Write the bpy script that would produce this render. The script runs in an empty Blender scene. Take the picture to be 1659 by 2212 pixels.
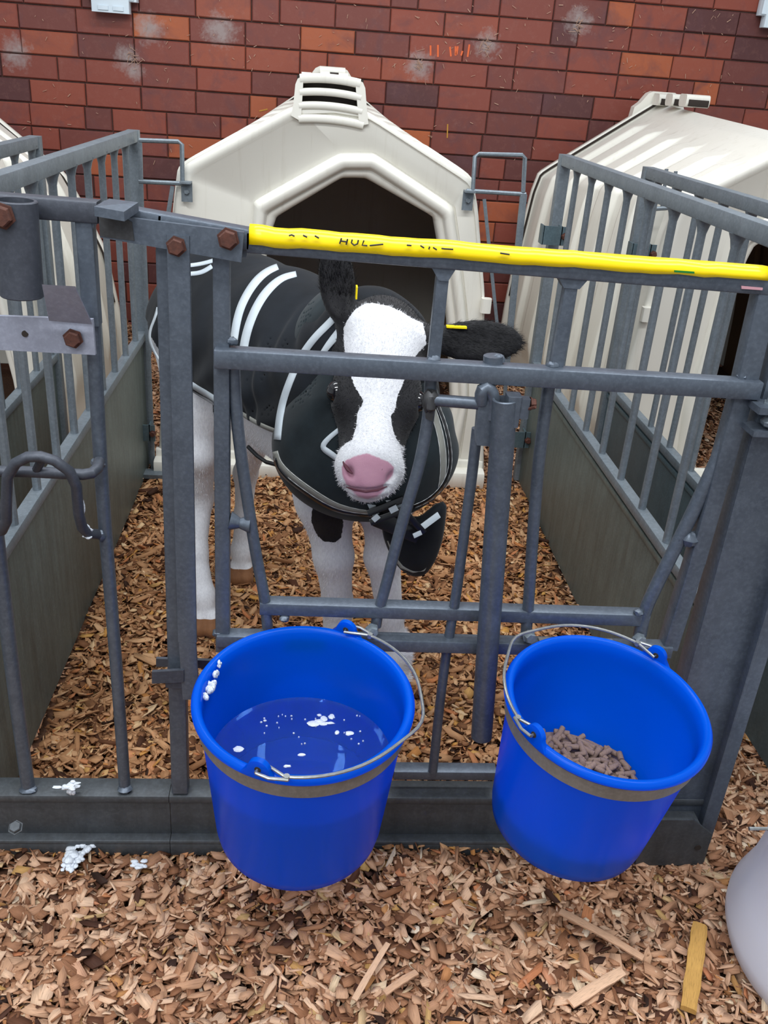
import bpy, bmesh, math, random
import numpy as np
from math import sin, cos, pi, radians, sqrt, atan2
from mathutils import Vector, Matrix

# ------------------------------------------------------------------ camera, world, lights, exposure
SC = bpy.context.scene
COL = SC.collection
FPX, W, H = 1950.0, 1659.0, 2212.0
PITCH, ROLL, YAW = radians(26.18), radians(4.39), radians(5.565)
CAM = np.array([0.0, -1.2, 1.26])
_f = np.array([sin(YAW)*cos(PITCH), cos(YAW)*cos(PITCH), -sin(PITCH)])
_r = np.array([cos(YAW), -sin(YAW), 0.0]); _u = np.cross(_r, _f)
CR = cos(ROLL)*_r + sin(ROLL)*_u; CU = -sin(ROLL)*_r + cos(ROLL)*_u; CF = _f
cam_d = bpy.data.cameras.new('camera'); cam = bpy.data.objects.new('camera', cam_d); COL.objects.link(cam)
cam_d.sensor_fit = 'VERTICAL'; cam_d.sensor_height = 24.0; cam_d.lens = 24.0*FPX/H
cam_d.clip_start = 0.02
M = Matrix(((CR[0], CU[0], -CF[0], CAM[0]), (CR[1], CU[1], -CF[1], CAM[1]), (CR[2], CU[2], -CF[2], CAM[2]), (0, 0, 0, 1)))
cam.matrix_world = M
SC.camera = cam
SC.view_settings.view_transform = 'Standard'; SC.view_settings.look = 'None'
SC.view_settings.gamma = 1.0; SC.view_settings.use_curve_mapping = False
SC.view_settings.exposure = 0.55
world = bpy.data.worlds.new('world'); SC.world = world; world.use_nodes = True
bg = world.node_tree.nodes['Background']; bg.inputs[0].default_value = (0.86, 0.93, 1.0, 1); bg.inputs[1].default_value = 0.42

def area(name, loc, rot, sx, sy, power, color=(1, 1, 1)):
    l = bpy.data.lights.new(name, 'AREA'); l.shape = 'RECTANGLE'; l.size = sx; l.size_y = sy; l.energy = power; l.color = color
    o = bpy.data.objects.new(name, l); COL.objects.link(o); o.location = loc; o.rotation_euler = rot
    return o
area('ceiling_strip_light', (0.3, -0.9, 3.1), (radians(12), 0, 0), 3.6, 0.35, 52, (0.95, 0.98, 1.0))
area('ceiling_strip_light', (0.3, 1.2, 3.1), (0, 0, 0), 3.6, 0.35, 40, (0.95, 0.98, 1.0))
area('ceiling_strip_light', (-1.4, -2.4, 2.9), (radians(38), 0, 0), 2.0, 1.0, 36, (0.95, 0.98, 1.0))

# pixel of the photograph -> point on a real plane (used while measuring)
def _ray(px, py): return CF + CR*(px-829.5)/FPX - CU*(py-1106)/FPX
def PY(px, py, y=0.0):
    d = _ray(px, py); return CAM + d*(y-CAM[1])/d[1]
def PX(px, py, x):
    d = _ray(px, py); return CAM + d*(x-CAM[0])/d[0]
def PZ(px, py, z=0.0):
    d = _ray(px, py); return CAM + d*(z-CAM[2])/d[2]

# ------------------------------------------------------------------ object helpers
def tag(o, label=None, cat=None, group=None, kind=None):
    if label: o['label'] = label
    if cat: o['category'] = cat
    if group: o['group'] = group
    if kind: o['kind'] = kind
    return o
def empty(name, loc, label=None, cat=None, group=None):
    o = bpy.data.objects.new(name, None); COL.objects.link(o); o.location = loc; o.empty_display_size = 0.05
    tag(o, label, cat, group); return o
def link(name, me, mat=None, parent=None):
    o = bpy.data.objects.new(name, me); COL.objects.link(o)
    if mat is not None and not me.materials: me.materials.append(mat)
    if parent is not None:
        o.parent = parent
        p = Vector((0, 0, 0)); q = parent
        while q is not None: p += q.location + q.matrix_parent_inverse.translation; q = q.parent
        o.matrix_parent_inverse = Matrix.Translation(-p)
    return o
class MB:
    """collects shapes and links them as one mesh"""
    def __init__(s): s.v = []; s.f = []
    def add(s, v, f):
        n = len(s.v); s.v += [tuple(map(float, p)) for p in v]; s.f += [tuple(i+n for i in g) for g in f]
        return s
    def build(s, name, mat, parent=None, sharp=35, mod=None):
        me = bpy.data.meshes.new(name); me.from_pydata(s.v, [], s.f)
        bm = bmesh.new(); bm.from_mesh(me); bmesh.ops.recalc_face_normals(bm, faces=bm.faces); bm.to_mesh(me); bm.free()
        me.polygons.foreach_set('use_smooth', [True]*len(me.polygons))
        me.set_sharp_from_angle(angle=radians(sharp)); me.update()
        return link(name, me, mat, parent)
    # rounded rectangular bar from p to q; w across (in the plane of 'side'), d in depth
    def bar(s, p, q, w, d, depth=(0, 1, 0), r=None):
        p = np.array(p, float); q = np.array(q, float); a = q-p; a /= np.linalg.norm(a)
        n = np.array(depth, float); n -= a*(n@a); n /= np.linalg.norm(n); b = np.cross(a, n)
        r = min(w, d)*0.09 if r is None else r
        prof = []
        for cx, cy, a0 in ((1, 1, 0), (-1, 1, 90), (-1, -1, 180), (1, -1, 270)):
            for k in range(3):
                t = radians(a0+45*k); prof.append((cx*(w/2-r)+r*cos(t), cy*(d/2-r)+r*sin(t)))
        m = len(prof); v = [e+b*x+n*y for e in (p, q) for x, y in prof]
        f = [(i, (i+1) % m, m+(i+1) % m, m+i) for i in range(m)] + [tuple(range(m))[::-1], tuple(range(m, 2*m))]
        return s.add(v, f)
    def box(s, c, sx, sy, sz, r=None):
        return s.bar((c[0], c[1], c[2]-sz/2), (c[0], c[1], c[2]+sz/2), sx, sy, (0, 1, 0), r)
    def tube(s, pts, r, seg=10, caps=True, closed=False):
        P = [np.array(p, float) for p in pts]; n = len(P)
        rr = r if hasattr(r, '__len__') else [r]*n
        T = []
        for i in range(n):
            if closed: t = P[(i+1) % n]-P[i-1]
            else: t = P[min(i+1, n-1)]-P[max(i-1, 0)]
            T.append(t/np.linalg.norm(t))
        u = np.cross(T[0], (0.13, 0.31, 0.94)); u /= np.linalg.norm(u); v = []
        for i in range(n):
            u = u-T[i]*(u@T[i]); u /= np.linalg.norm(u); w = np.cross(T[i], u)
            v += [P[i]+rr[i]*(cos(2*pi*k/seg)*u+sin(2*pi*k/seg)*w) for k in range(seg)]
        f = []
        for i in range(n if closed else n-1):
            j = (i+1) % n
            f += [(i*seg+k, i*seg+(k+1) % seg, j*seg+(k+1) % seg, j*seg+k) for k in range(seg)]
        if caps and not closed: f += [tuple(range(seg))[::-1], tuple(range((n-1)*seg, n*seg))]
        return s.add(v, f)
    def hollow(s, p, q, R, ri, seg=28):
        p = np.array(p, float); q = np.array(q, float); a = (q-p)/np.linalg.norm(q-p)
        u = np.cross(a, (0.1, 1, 0.2)); u /= np.linalg.norm(u); w = np.cross(a, u)
        rings = [(p, ri), (p, R-.0012), (p+a*.0012, R), (q-a*.0012, R), (q, R-.0012), (q, ri)]
        v = [c+r*(cos(2*pi*k/seg)*u+sin(2*pi*k/seg)*w) for c, r in rings for k in range(seg)]
        m = len(rings)
        f = [(i*seg+k, i*seg+(k+1) % seg, ((i+1) % m)*seg+(k+1) % seg, ((i+1) % m)*seg+k) for i in range(m) for k in range(seg)]
        return s.add(v, f)
    # polygon (list of 3d points, planar) extruded along vector d
    def plate(s, poly, d):
        P = [np.array(p, float) for p in poly]; d = np.array(d, float); n = len(P)
        return s.add(P+[p+d for p in P], [tuple(range(n)), tuple(range(n, 2*n))[::-1]]+[(i, (i+1) % n, n+(i+1) % n, n+i) for i in range(n)])
    def hexbolt(s, c, r, axis, h=.008, dome=True):
        c = np.array(c, float); a = np.array(axis, float); a /= np.linalg.norm(a)
        u = np.cross(a, (.3, .2, 1)); u /= np.linalg.norm(u); w = np.cross(a, u)
        rings = [(0, 1.25), (h*.18, 1.25)] ; v = []; f = []
        for t, k_ in rings+[(h*.18, 1.0), (h*.85, 1.0), (h, .86)]:
            seg = 6
            v += [c+a*t+r*k_*(cos(2*pi*k/seg)*u+sin(2*pi*k/seg)*w) for k in range(seg)]
        for i in range(4): f += [(i*6+k, i*6+(k+1) % 6, (i+1)*6+(k+1) % 6, (i+1)*6+k) for k in range(6)]
        f.append(tuple(range(24, 30)))
        return s.add(v, f)
    def blob(s, c, r, seed=0, seg=12):
        rnd = random.Random(seed); v = []; f = []; r = np.array(r if hasattr(r, '__len__') else (r, r, r), float)
        off = [rnd.uniform(.82, 1.15) for _ in range(seg*seg)]
        nz = seg//2
        for i in range(nz+1):
            th = pi*i/nz
            for k in range(seg):
                q = off[(i*seg+k)] if 0 < i < nz else 1
                v.append(np.array(c)+r*q*np.array((sin(th)*cos(2*pi*k/seg), sin(th)*sin(2*pi*k/seg), cos(th))))
        f = [(i*seg+k, i*seg+(k+1) % seg, (i+1)*seg+(k+1) % seg, (i+1)*seg+k) for i in range(nz) for k in range(seg)]
        return s.add(v, f)

# ------------------------------------------------------------------ materials
class NT:
    def __init__(s, name):
        s.m = bpy.data.materials.new(name); s.m.use_nodes = True; s.t = s.m.node_tree; s.b = s.t.nodes['Principled BSDF']
        s.out = s.t.nodes['Material Output']
    def n(s, typ, ins=None, **kw):
        x = s.t.nodes.new(typ)
        for k, v in kw.items(): setattr(x, k, v)
        for k, v in (ins or {}).items():
            if isinstance(v, bpy.types.NodeSocket): s.t.links.new(v, x.inputs[k])
            else: x.inputs[k].default_value = v
        return x
    def set(s, **kw):
        for k, v in kw.items():
            k = k.replace('_', ' ')
            if isinstance(v, bpy.types.NodeSocket): s.t.links.new(v, s.b.inputs[k])
            else: s.b.inputs[k].default_value = v
        return s
    def pos(s, scale=(1, 1, 1), kind='Object'):
        tc = s.n('ShaderNodeTexCoord'); mp = s.n('ShaderNodeMapping', {'Vector': tc.outputs[kind], 'Scale': scale}); return mp.outputs[0]
    def noise(s, vec, scale, detail=4, rough=.55, out='Fac', dist=0.0):
        return s.n('ShaderNodeTexNoise', {'Vector': vec, 'Scale': scale, 'Detail': detail, 'Roughness': rough, 'Distortion': dist}).outputs[out]
    def ramp(s, fac, stops, interp='LINEAR'):
        r = s.n('ShaderNodeValToRGB', {'Fac': fac}); cr = r.color_ramp; cr.interpolation = interp
        while len(cr.elements) < len(stops): cr.elements.new(.5)
        for e, (p, c) in zip(cr.elements, stops): e.position = p; e.color = tuple(c)+(1,) if len(c) == 3 else c
        return r.outputs[0]
    def mix(s, fac, a, b, mode='MIX'):
        x = s.n('ShaderNodeMix', data_type='RGBA', blend_type=mode)
        for sock, v in ((x.inputs[0], fac), (x.inputs[6], a), (x.inputs[7], b)):
            if isinstance(v, bpy.types.NodeSocket): s.t.links.new(v, sock)
            else: sock.default_value = v if not hasattr(v, '__len__') or len(v) == 4 else tuple(v)+(1,)
        return x.outputs[2]
    def math(s, op, a, b=0.0, clamp=False):
        x = s.n('ShaderNodeMath', operation=op, use_clamp=clamp)
        for i, v in enumerate((a, b)):
            if isinstance(v, bpy.types.NodeSocket): s.t.links.new(v, x.inputs[i])
            else: x.inputs[i].default_value = v
        return x.outputs[0]
    def attr(s, name, out='Fac'): return s.n('ShaderNodeAttribute', attribute_name=name).outputs[out]
    def bump(s, h, strength=.3, dist=.002):
        return s.n('ShaderNodeBump', {'Height': h, 'Strength': strength, 'Distance': dist}).outputs[0]
def lin(r, g, b):
    def c(x):
        x /= 255.; return x/12.92 if x <= .04045 else ((x+.055)/1.055)**2.4
    return (c(r), c(g), c(b))

def mat_steel(name, dark, light, rough=.42, metal=.55, grime=.0, brown=(.09, .075, .06)):
    t = NT(name); p = t.pos(); n1 = t.noise(p, 22, 6, .65); n2 = t.noise(p, 160, 3, .6); n3 = t.noise(p, 5, 3)
    c = t.mix(t.math('MULTIPLY_ADD', n1, 1.0) if False else n1, dark, light)
    c = t.mix(t.ramp(n2, [(.45, (0, 0, 0)), (.72, (.35, .35, .35))]), c, (light[0]*1.25, light[1]*1.25, light[2]*1.25))
    v = t.n('ShaderNodeTexVoronoi', {'Vector': p, 'Scale': 260.0})
    spots = t.ramp(t.math('ADD', v.outputs['Distance'], t.math('MULTIPLY', n3, .3)), [(.10, (1, 1, 1)), (.17, (0, 0, 0))])
    c = t.mix(t.math('MULTIPLY', spots, .35), c, (.55, .57, .58))
    if grime:
        streak = t.noise(t.pos((30, 30, 3)), 1.6, 5, .7)
        c = t.mix(t.math('MULTIPLY', t.ramp(streak, [(.4, (0, 0, 0)), (.72, (1, 1, 1))]), grime), c, brown)
    t.set(Base_Color=c, Metallic=metal, Roughness=t.math('MULTIPLY_ADD', n1, .22) if False else rough,
          Normal=t.bump(t.math('ADD', n1, t.math('MULTIPLY', n2, .5)), .25, .0015))
    return t.m
M_STEEL = mat_steel('galvanised_steel', lin(66, 74, 85), lin(108, 117, 129), .42, .5)
M_STEEL_OLD = mat_steel('galvanised_steel_dull', lin(92, 102, 110), lin(138, 148, 156), .5, .4, .15)
M_SHEET = mat_steel('galvanised_sheet_dirty', lin(84, 95, 93), lin(118, 129, 125), .5, .35, .45, lin(66, 58, 48))
M_SHEET2 = mat_steel('galvanised_sheet_clean', lin(70, 90, 98), lin(104, 124, 132), .45, .4, .15)
M_BASE = mat_steel('channel_steel_dark', lin(58, 62, 66), lin(92, 97, 102), .5, .4, .35, lin(50, 46, 42))
M_PIPE = mat_steel('dark_pipe_steel', lin(52, 56, 64), lin(84, 88, 98), .5, .4)
M_PLATE = mat_steel('pale_grey_plate', lin(128, 132, 146), lin(160, 164, 180), .5, .25)
M_BAND = mat_steel('band_steel', lin(112, 110, 106), lin(150, 147, 142), .5, .3, .30)
M_WEAR = mat_steel('worn_blackened_steel', lin(48, 46, 44), lin(84, 86, 90), .5, .4, .5, (.02, .018, .015))
M_WIRE = mat_steel('wire_steel', lin(120, 122, 122), lin(170, 172, 172), .35, .7)
def mat_rust():
    t = NT('rusty_bolt'); n = t.noise(t.pos(), 180, 5)
    t.set(Base_Color=t.mix(n, lin(48, 28, 24), lin(104, 60, 46)), Roughness=.75, Metallic=.1, Normal=t.bump(n, .6, .001)); return t.m
M_RUST = mat_rust()
def mat_plastic(name, c1, c2, rough, scale=6, spec=.5, streak=0.0, dirt=(.2, .13, .07)):
    t = NT(name); n = t.noise(t.pos(), scale, 5); c = t.mix(n, c1, c2)
    if streak:
        s = t.ramp(t.noise(t.pos((26, 26, 1.6)), 1.5, 5, .7), [(.55, (0, 0, 0)), (.85, (1, 1, 1))])
        c = t.mix(t.math('MULTIPLY', s, streak), c, dirt)
    t.set(Base_Color=c, Roughness=rough, Specular_IOR_Level=spec, Normal=t.bump(t.noise(t.pos(), 120, 3), .08, .001)); return t.m
M_HUTCH = mat_plastic('cream_plastic', lin(222, 219, 208), lin(231, 228, 219), .42, 4, .45, .35, lin(160, 146, 120))
M_HUTCH_SHADE = mat_plastic('hutch_inside_shade', lin(120, 92, 66), lin(130, 102, 74), .6, 4, .3)  # cream plastic toned brown: the hutch's unlit inside is put into this colour
M_VOID = mat_plastic('dark_slot', (.02, .015, .012), (.03, .02, .015), .9)
M_BOX = mat_plastic('pale_blue_grey_plastic', lin(205, 218, 228), lin(212, 224, 232), .4)
M_TAPE = mat_plastic('yellow_tape', lin(250, 214, 6), lin(255, 226, 12), .3, 30)
M_GREEN = mat_plastic('green_tape', lin(10, 110, 40), lin(14, 124, 48), .4)
M_PINK = mat_plastic('pink_sticker', lin(190, 140, 150), lin(200, 150, 158), .5)
M_INK = mat_plastic('black_ink', (.02, .02, .02), (.03, .03, .03), .6)
M_CHALK = mat_plastic('orange_chalk', lin(214, 96, 52), lin(226, 110, 62), .8, 90)
M_TAG = mat_plastic('yellow_ear_tag', lin(236, 208, 10), lin(246, 220, 20), .4)
def mat_blue():
    t = NT('blue_bucket_plastic')
    n = t.noise(t.pos(), 3, 3)
    c = t.mix(n, lin(0, 104, 224), lin(0, 112, 236))
    t.set(Base_Color=c, Roughness=.24, Specular_IOR_Level=.26)
    tr = t.n('ShaderNodeBsdfTranslucent', {'Color': (*lin(0, 140, 255), 1)})
    mx = t.n('ShaderNodeMixShader', {0: .55, 1: t.b.outputs[0], 2: tr.outputs[0]})
    t.t.links.new(mx.outputs[0], t.out.inputs['Surface']); return t.m
M_BLUE = mat_blue()
def mat_tub():
    t = NT('milky_white_plastic'); t.set(Base_Color=(*lin(232, 232, 240), 1), Roughness=.35)
    tr = t.n('ShaderNodeBsdfTranslucent', {'Color': (.85, .86, .9, 1)}); mx = t.n('ShaderNodeMixShader', {0: .4, 1: t.b.outputs[0], 2: tr.outputs[0]})
    t.t.links.new(mx.outputs[0], t.out.inputs['Surface']); return t.m
M_TUB = mat_tub()
def mat_water():
    t = NT('water'); t.set(Base_Color=(.16, .40, .90, 1), Roughness=.02, Transmission_Weight=.94, IOR=1.33,
        Normal=t.bump(t.noise(t.pos(), 14, 2), .05, .004)); return t.m
M_WATER = mat_water()
def mat_foam():
    t = NT('milk_foam'); n = t.noise(t.pos(), 400, 3); t.set(Base_Color=(*lin(214, 220, 228), 1), Roughness=.35, Subsurface_Weight=.2, Subsurface_Radius=(.01, .01, .01),
        Normal=t.bump(n, .7, .002)); return t.m
M_FOAM = mat_foam()
def mat_brick():
    t = NT('red_glazed_brick')
    r = t.attr('brick_rand'); p = t.pos(); n = t.noise(p, 5.5, 5, .6); n2 = t.noise(p, 38, 5, .7); n3 = t.noise(p, 2.2, 3)
    c = t.ramp(r, [(0, lin(84, 48, 48)), (.2, lin(108, 58, 52)), (.45, lin(126, 64, 53)), (.7, lin(138, 69, 54)), (.88, lin(150, 78, 56)), (1, lin(172, 92, 54))])
    c = t.mix(t.ramp(t.noise(p, 7, 4, .6, dist=.6), [(.5, (0, 0, 0)), (.72, (.7, .7, .7))]), c, lin(92, 58, 62))
    c = t.mix(t.ramp(n3, [(.55, (0, 0, 0)), (.8, (.45, .45, .45))]), c, lin(128, 66, 56))
    c = t.mix(t.ramp(n2, [(.52, (0, 0, 0)), (.85, (.3, .3, .3))]), c, lin(150, 104, 92))
    # grey dust smears that sit at fixed places on the wall
    dust = None
    for (x, z, rad) in DUST:
        s = t.n('ShaderNodeVectorMath', {0: p, 1: (x, 3.38, z)}, operation='SUBTRACT'); s2 = t.n('ShaderNodeVectorMath', {0: s.outputs[0], 1: (1, 0, 1)}, operation='MULTIPLY')
        l = t.n('ShaderNodeVectorMath', {0: s2.outputs[0]}, operation='LENGTH')
        d = t.math('SUBTRACT', 1.0, t.math('DIVIDE', l.outputs['Value'], rad), True)
        dust = d if dust is None else t.math('MAXIMUM', dust, d)
    dust = t.math('MULTIPLY', t.ramp(t.math('ADD', dust, t.math('MULTIPLY', t.math('SUBTRACT', n2, .5), 1.4)), [(.25, (0, 0, 0)), (.9, (1, 1, 1))]), .75)
    c = t.mix(dust, c, lin(158, 148, 146))
    t.set(Base_Color=c, Roughness=.55, Specular_IOR_Level=.4, Normal=t.bump(n2, .25, .003)); return t.m
WALLY = 3.38
DUST = [(PY(a, b, WALLY)[0], PY(a, b, WALLY)[2], r) for a, b, r in ((322, 62, .10), (475, 66, .11), (1052, 95, .09), (905, 140, .10), (275, 125, .09), (1250, 48, .10), (35, 115, .10), (290, 150, .07))]
M_BRICK = mat_brick()
def mat_mortar():
    t = NT('dark_mortar'); n = t.noise(t.pos(), 60, 4); t.set(Base_Color=t.mix(n, lin(44, 26, 24), lin(96, 66, 58)), Roughness=.9); return t.m
M_MORTAR = mat_mortar()
def mat_chip(name, stops, amb):
    t = NT(name); r = t.attr('chip_rand'); g = t.attr('grain', 'Vector')
    c = t.ramp(r, stops, 'LINEAR')
    mp = t.n('ShaderNodeMapping', {'Vector': g, 'Scale': (60, 700, 1)}).outputs[0]
    gn = t.noise(mp, 1.0, 4, .65)
    c = t.mix(1.0, c, t.ramp(gn, [(.25, (.52, .48, .45)), (.45, (.92, .92, .92)), (.75, (1.15, 1.13, 1.1))]), 'MULTIPLY')
    n = t.noise(t.pos(), 3.0, 3)
    c = t.mix(1.0, c, t.ramp(n, [(.3, amb), (.7, (1.18, 1.16, 1.14))]), 'MULTIPLY')
    t.set(Base_Color=c, Roughness=.75, Specular_IOR_Level=.25, Normal=t.bump(gn, .5, .001)); return t.m
M_CHIP = mat_chip('wood_chips', [(0, lin(46, 30, 24)), (.05, lin(84, 52, 38)), (.14, lin(138, 94, 66)), (.3, lin(170, 124, 94)), (.5, lin(190, 147, 116)),
                              (.7, lin(208, 168, 138)), (.88, lin(226, 192, 163)), (.92, lin(186, 118, 82)), (.955, lin(184, 146, 88)), (1, lin(236, 218, 196))], (.78, .77, .77))
M_CHIP_IN = mat_chip('wood_chips_pen', [(0, lin(48, 30, 22)), (.05, lin(84, 50, 30)), (.15, lin(134, 92, 62)), (.35, lin(170, 124, 86)), (.6, lin(192, 146, 106)),
                              (.8, lin(212, 172, 132)), (.9, lin(192, 122, 78)), (.95, lin(196, 148, 76)), (1, lin(232, 202, 164))], (.78, .74, .70))
def mat_ground():
    t = NT('bedding_ground'); n = t.noise(t.pos(), 40, 6, .7); t.set(Base_Color=t.mix(n, lin(40, 24, 16), lin(116, 76, 50)), Roughness=.9, Normal=t.bump(n, 1, .01)); return t.m
M_GROUND = mat_ground()
def mat_pellet():
    t = NT('feed_pellet'); n = t.noise(t.pos(), 500, 4, .7); t.set(Base_Color=t.mix(n, lin(92, 72, 62), lin(166, 140, 124)), Roughness=.85, Normal=t.bump(n, .6, .001)); return t.m
M_PELLET = mat_pellet()
def mat_hide():
    t = NT('calf_hide'); b = t.attr('black'); pk = t.attr('pink')
    p = t.pos(); n = t.noise(t.pos((1, 1, .45)), 260, 3, .6); n2 = t.noise(p, 900, 2, .6); nl = t.noise(p, 40, 3)
    k = t.ramp(t.math('ADD', b, t.math('MULTIPLY', t.math('SUBTRACT', n, .5), .45)), [(.47, (0, 0, 0)), (.53, (1, 1, 1))])
    kp = t.ramp(t.math('ADD', pk, t.math('MULTIPLY', t.math('SUBTRACT', n, .5), .3)), [(.40, (0, 0, 0)), (.62, (1, 1, 1))])
    white = t.mix(t.ramp(n, [(.3, (0, 0, 0)), (.7, (1, 1, 1))]), lin(208, 209, 214), lin(228, 229, 233))
    black = t.mix(n, lin(12, 12, 15), lin(27, 26, 31))
    pink = t.mix(nl, lin(180, 128, 150), lin(200, 152, 170))
    c = t.mix(k, white, black); c = t.mix(kp, c, pink)
    ho = t.attr('hoof'); c = t.mix(t.ramp(ho, [(.45, (0, 0, 0)), (.55, (1, 1, 1))]), c, t.mix(nl, lin(104, 66, 40), lin(150, 104, 68)))
    t.set(Base_Color=c, Roughness=t.math('MULTIPLY_ADD', kp, 0.0) if False else .62, Specular_IOR_Level=.3, Sheen_Weight=.12, Normal=t.bump(t.math('ADD', n, n2), .35, .002)); return t.m
M_HIDE = mat_hide()
def mat_fur():
    t = NT('calf_hair'); c = t.ramp(t.attr('black'), [(.48, lin(224, 224, 229)), (.52, lin(16, 16, 20))]); t.set(Base_Color=c, Roughness=.6, Specular_IOR_Level=.3); return t.m
M_FUR = mat_fur()
def mat_cloth(name, c1, c2, weave=900, sheen=.25):
    t = NT(name); p = t.pos(); n = t.noise(p, 7, 5, .65); w = t.noise(p, weave, 2); big = t.noise(p, 9, 2)
    c = t.mix(t.ramp(n, [(.3, (0, 0, 0)), (.75, (1, 1, 1))]), c1, c2)
    t.set(Base_Color=c, Roughness=.8, Sheen_Weight=sheen, Specular_IOR_Level=.2, Normal=t.bump(t.math('ADD', t.math('MULTIPLY', w, .15), t.math('MULTIPLY', big, 3)), .35, .004)); return t.m
M_COAT = mat_cloth('navy_black_canvas', lin(7, 10, 15), lin(22, 28, 36), 900, .06)
M_COAT2 = mat_cloth('washed_teal_black_canvas', lin(14, 20, 24), lin(36, 47, 52), 900, .10)
M_STRIPE = mat_cloth('reflective_grey_tape', lin(176, 186, 194), lin(202, 210, 216), 1500, .1)
M_TRIM = mat_cloth('khaki_grey_webbing', lin(126, 126, 120), lin(150, 150, 142), 1500, .1)
M_STITCH = mat_plastic('pale_thread', (.6, .62, .62), (.65, .66, .66), .8)
M_BUCKLE = mat_plastic('black_plastic', (.008, .008, .01), (.012, .012, .014), .25)
def mat_eye():
    t = NT('eye'); t.set(Base_Color=(.006, .005, .007, 1), Roughness=.06, Specular_IOR_Level=.6, Coat_Weight=.6); return t.m
M_EYE = mat_eye()
M_LID = mat_plastic('eyelid_skin', lin(34, 28, 34), lin(62, 50, 60), .45, 60)
M_NOSTRIL = mat_plastic('nostril_skin', lin(80, 34, 48), lin(104, 48, 64), .5, 60)
M_STICK = mat_chip('yellow_stick_wood', [(0, lin(170, 126, 60)), (1, lin(214, 174, 104))], (.8, .7, .6))

# ------------------------------------------------------------------ the setting: floor, brick wall
def grid_mesh(xs, ys, fn):
    v = [(x, y, fn(x, y)) for y in ys for x in xs]; n = len(xs)
    f = [(j*n+i, j*n+i+1, (j+1)*n+i+1, (j+1)*n+i) for j in range(len(ys)-1) for i in range(n-1)]
    return v, f
def hgt(x, y):
    return .010*np.sin(4.1*x+1.3*y)+.008*np.sin(-3.3*x+6.7*y+1.1)+.006*np.sin(9.1*x+5.3*y+.4)-.012
mb = MB(); v, f = grid_mesh(np.linspace(-4, 5, 91), np.linspace(-3.2, 3.5, 68), lambda x, y: float(hgt(x, y))-.012); mb.add(v, f)
o = mb.build('floor', M_GROUND); tag(o, kind='structure')

def brick_wall():
    rnd = random.Random(5); BW, BH, J = .2455, .0985, .006
    V = []; F = []; R = []
    z0 = PY(0, 111, WALLY)[2] - 17*BH
    row = 0; z = z0
    while z < 2.7:
        x = -2.9 + (row % 2)*BW/2 + rnd.uniform(-.02, .02)
        while x < 4.6:
            w = BW if rnd.random() > .13 else BW/2
            b = .004; y = WALLY+rnd.uniform(-.0015, .0015); x1, z1 = x+w-J*rnd.uniform(.4, 1), z+BH-J*rnd.uniform(.8, 1.15)
            n = len(V)
            V += [(x, y+.02, z), (x1, y+.02, z), (x1, y+.02, z1), (x, y+.02, z1), (x, y+b, z), (x1, y+b, z), (x1, y+b, z1), (x, y+b, z1),
                  (x+b, y, z+b), (x1-b, y, z+b), (x1-b, y, z1-b), (x+b, y, z1-b)]
            for a in (0, 4):
                F += [(n+a+i, n+a+(i+1) % 4, n+a+4+(i+1) % 4, n+a+4+i) for i in range(4)]
            F.append((n+8, n+9, n+10, n+11))
            r = rnd.random(); r = min(1, max(0, rnd.gauss(.45, .22))) if r > .1 else rnd.choice((.02, .95)); R += [r]*12
            x += w
        z += BH; row += 1
    me = bpy.data.meshes.new('wall_back'); me.from_pydata(V, [], F)
    a = me.attributes.new('brick_rand', 'FLOAT', 'POINT'); a.data.foreach_set('value', R); me.update()
    o = link('wall_back', me, M_BRICK); tag(o, kind='structure')
    m2 = MB(); m2.box((.85, WALLY+.06, 1.35), 7.5, .1, 2.75); m2.build('mortar_backing', M_MORTAR, o)
    return o
wall = brick_wall()
# orange chalk tally marks on the bricks
mb = MB()
for a, b, c, d in ((930, 98, 930, 120), (946, 97, 946, 123), (972, 101, 974, 122), (984, 100, 984, 120), (989, 100, 986, 118), (999, 110, 996, 120), (1014, 96, 1010, 123)):
    mb.bar(PY(a, b, WALLY-.001), PY(c, d, WALLY-.001), .008, .002)
o = mb.build('chalk_mark', M_CHALK, wall); o['label'] = 'orange chalk tally strokes'
mb = MB(); mb.bar(PY(967, 268, WALLY-.001), PY(966, 298, WALLY-.001), .006, .002); mb.bar(PY(560, 240, WALLY-.001), PY(578, 236, WALLY-.001), .006, .002)
o = mb.build('chalk_mark', mat_plastic('faded_yellow_chalk', lin(176, 128, 52), lin(190, 140, 60), .9), wall); o['label'] = 'faint yellow chalk dabs'

def straw(name, n, seed, label):
    rnd = random.Random(seed); mb = MB()
    for i in range(n):
        x = rnd.uniform(-1.7, 2.6); z = rnd.choice((rnd.uniform(.7, 1.6), rnd.uniform(1.2, 1.6)))
        c = np.array((x, WALLY-.006, z)); a = rnd.uniform(-1.2, 1.2)+(pi/2 if rnd.random() < .6 else 0); l = rnd.uniform(.005, .022)
        d = np.array((cos(a), -.1, sin(a)))*l/2; mb.bar(c-d, c+d, rnd.uniform(.0012, .003), .0015)
    for i in range(16):  # wisps gathered at two snags
        for cx, cy in ((285, 122), (1050, 98), (905, 140), (1250, 60)):
            c = PY(cx, cy, WALLY-.006)+np.array((rnd.gauss(0, .012), 0, rnd.gauss(0, .02))); a = rnd.uniform(0, pi); l = rnd.uniform(.01, .04); d = np.array((cos(a), -.15, sin(a)))*l/2
            mb.bar(c-d, c+d, .0016, .0015)
    o = mb.build(name, mat_plastic('dry_straw', lin(168, 128, 108), lin(196, 160, 138), .8), None); tag(o, label, 'straw', kind='stuff')
straw('straw_wisps', 330, 3, 'dry straw and shaving wisps clinging to the red brick wall')

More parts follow.
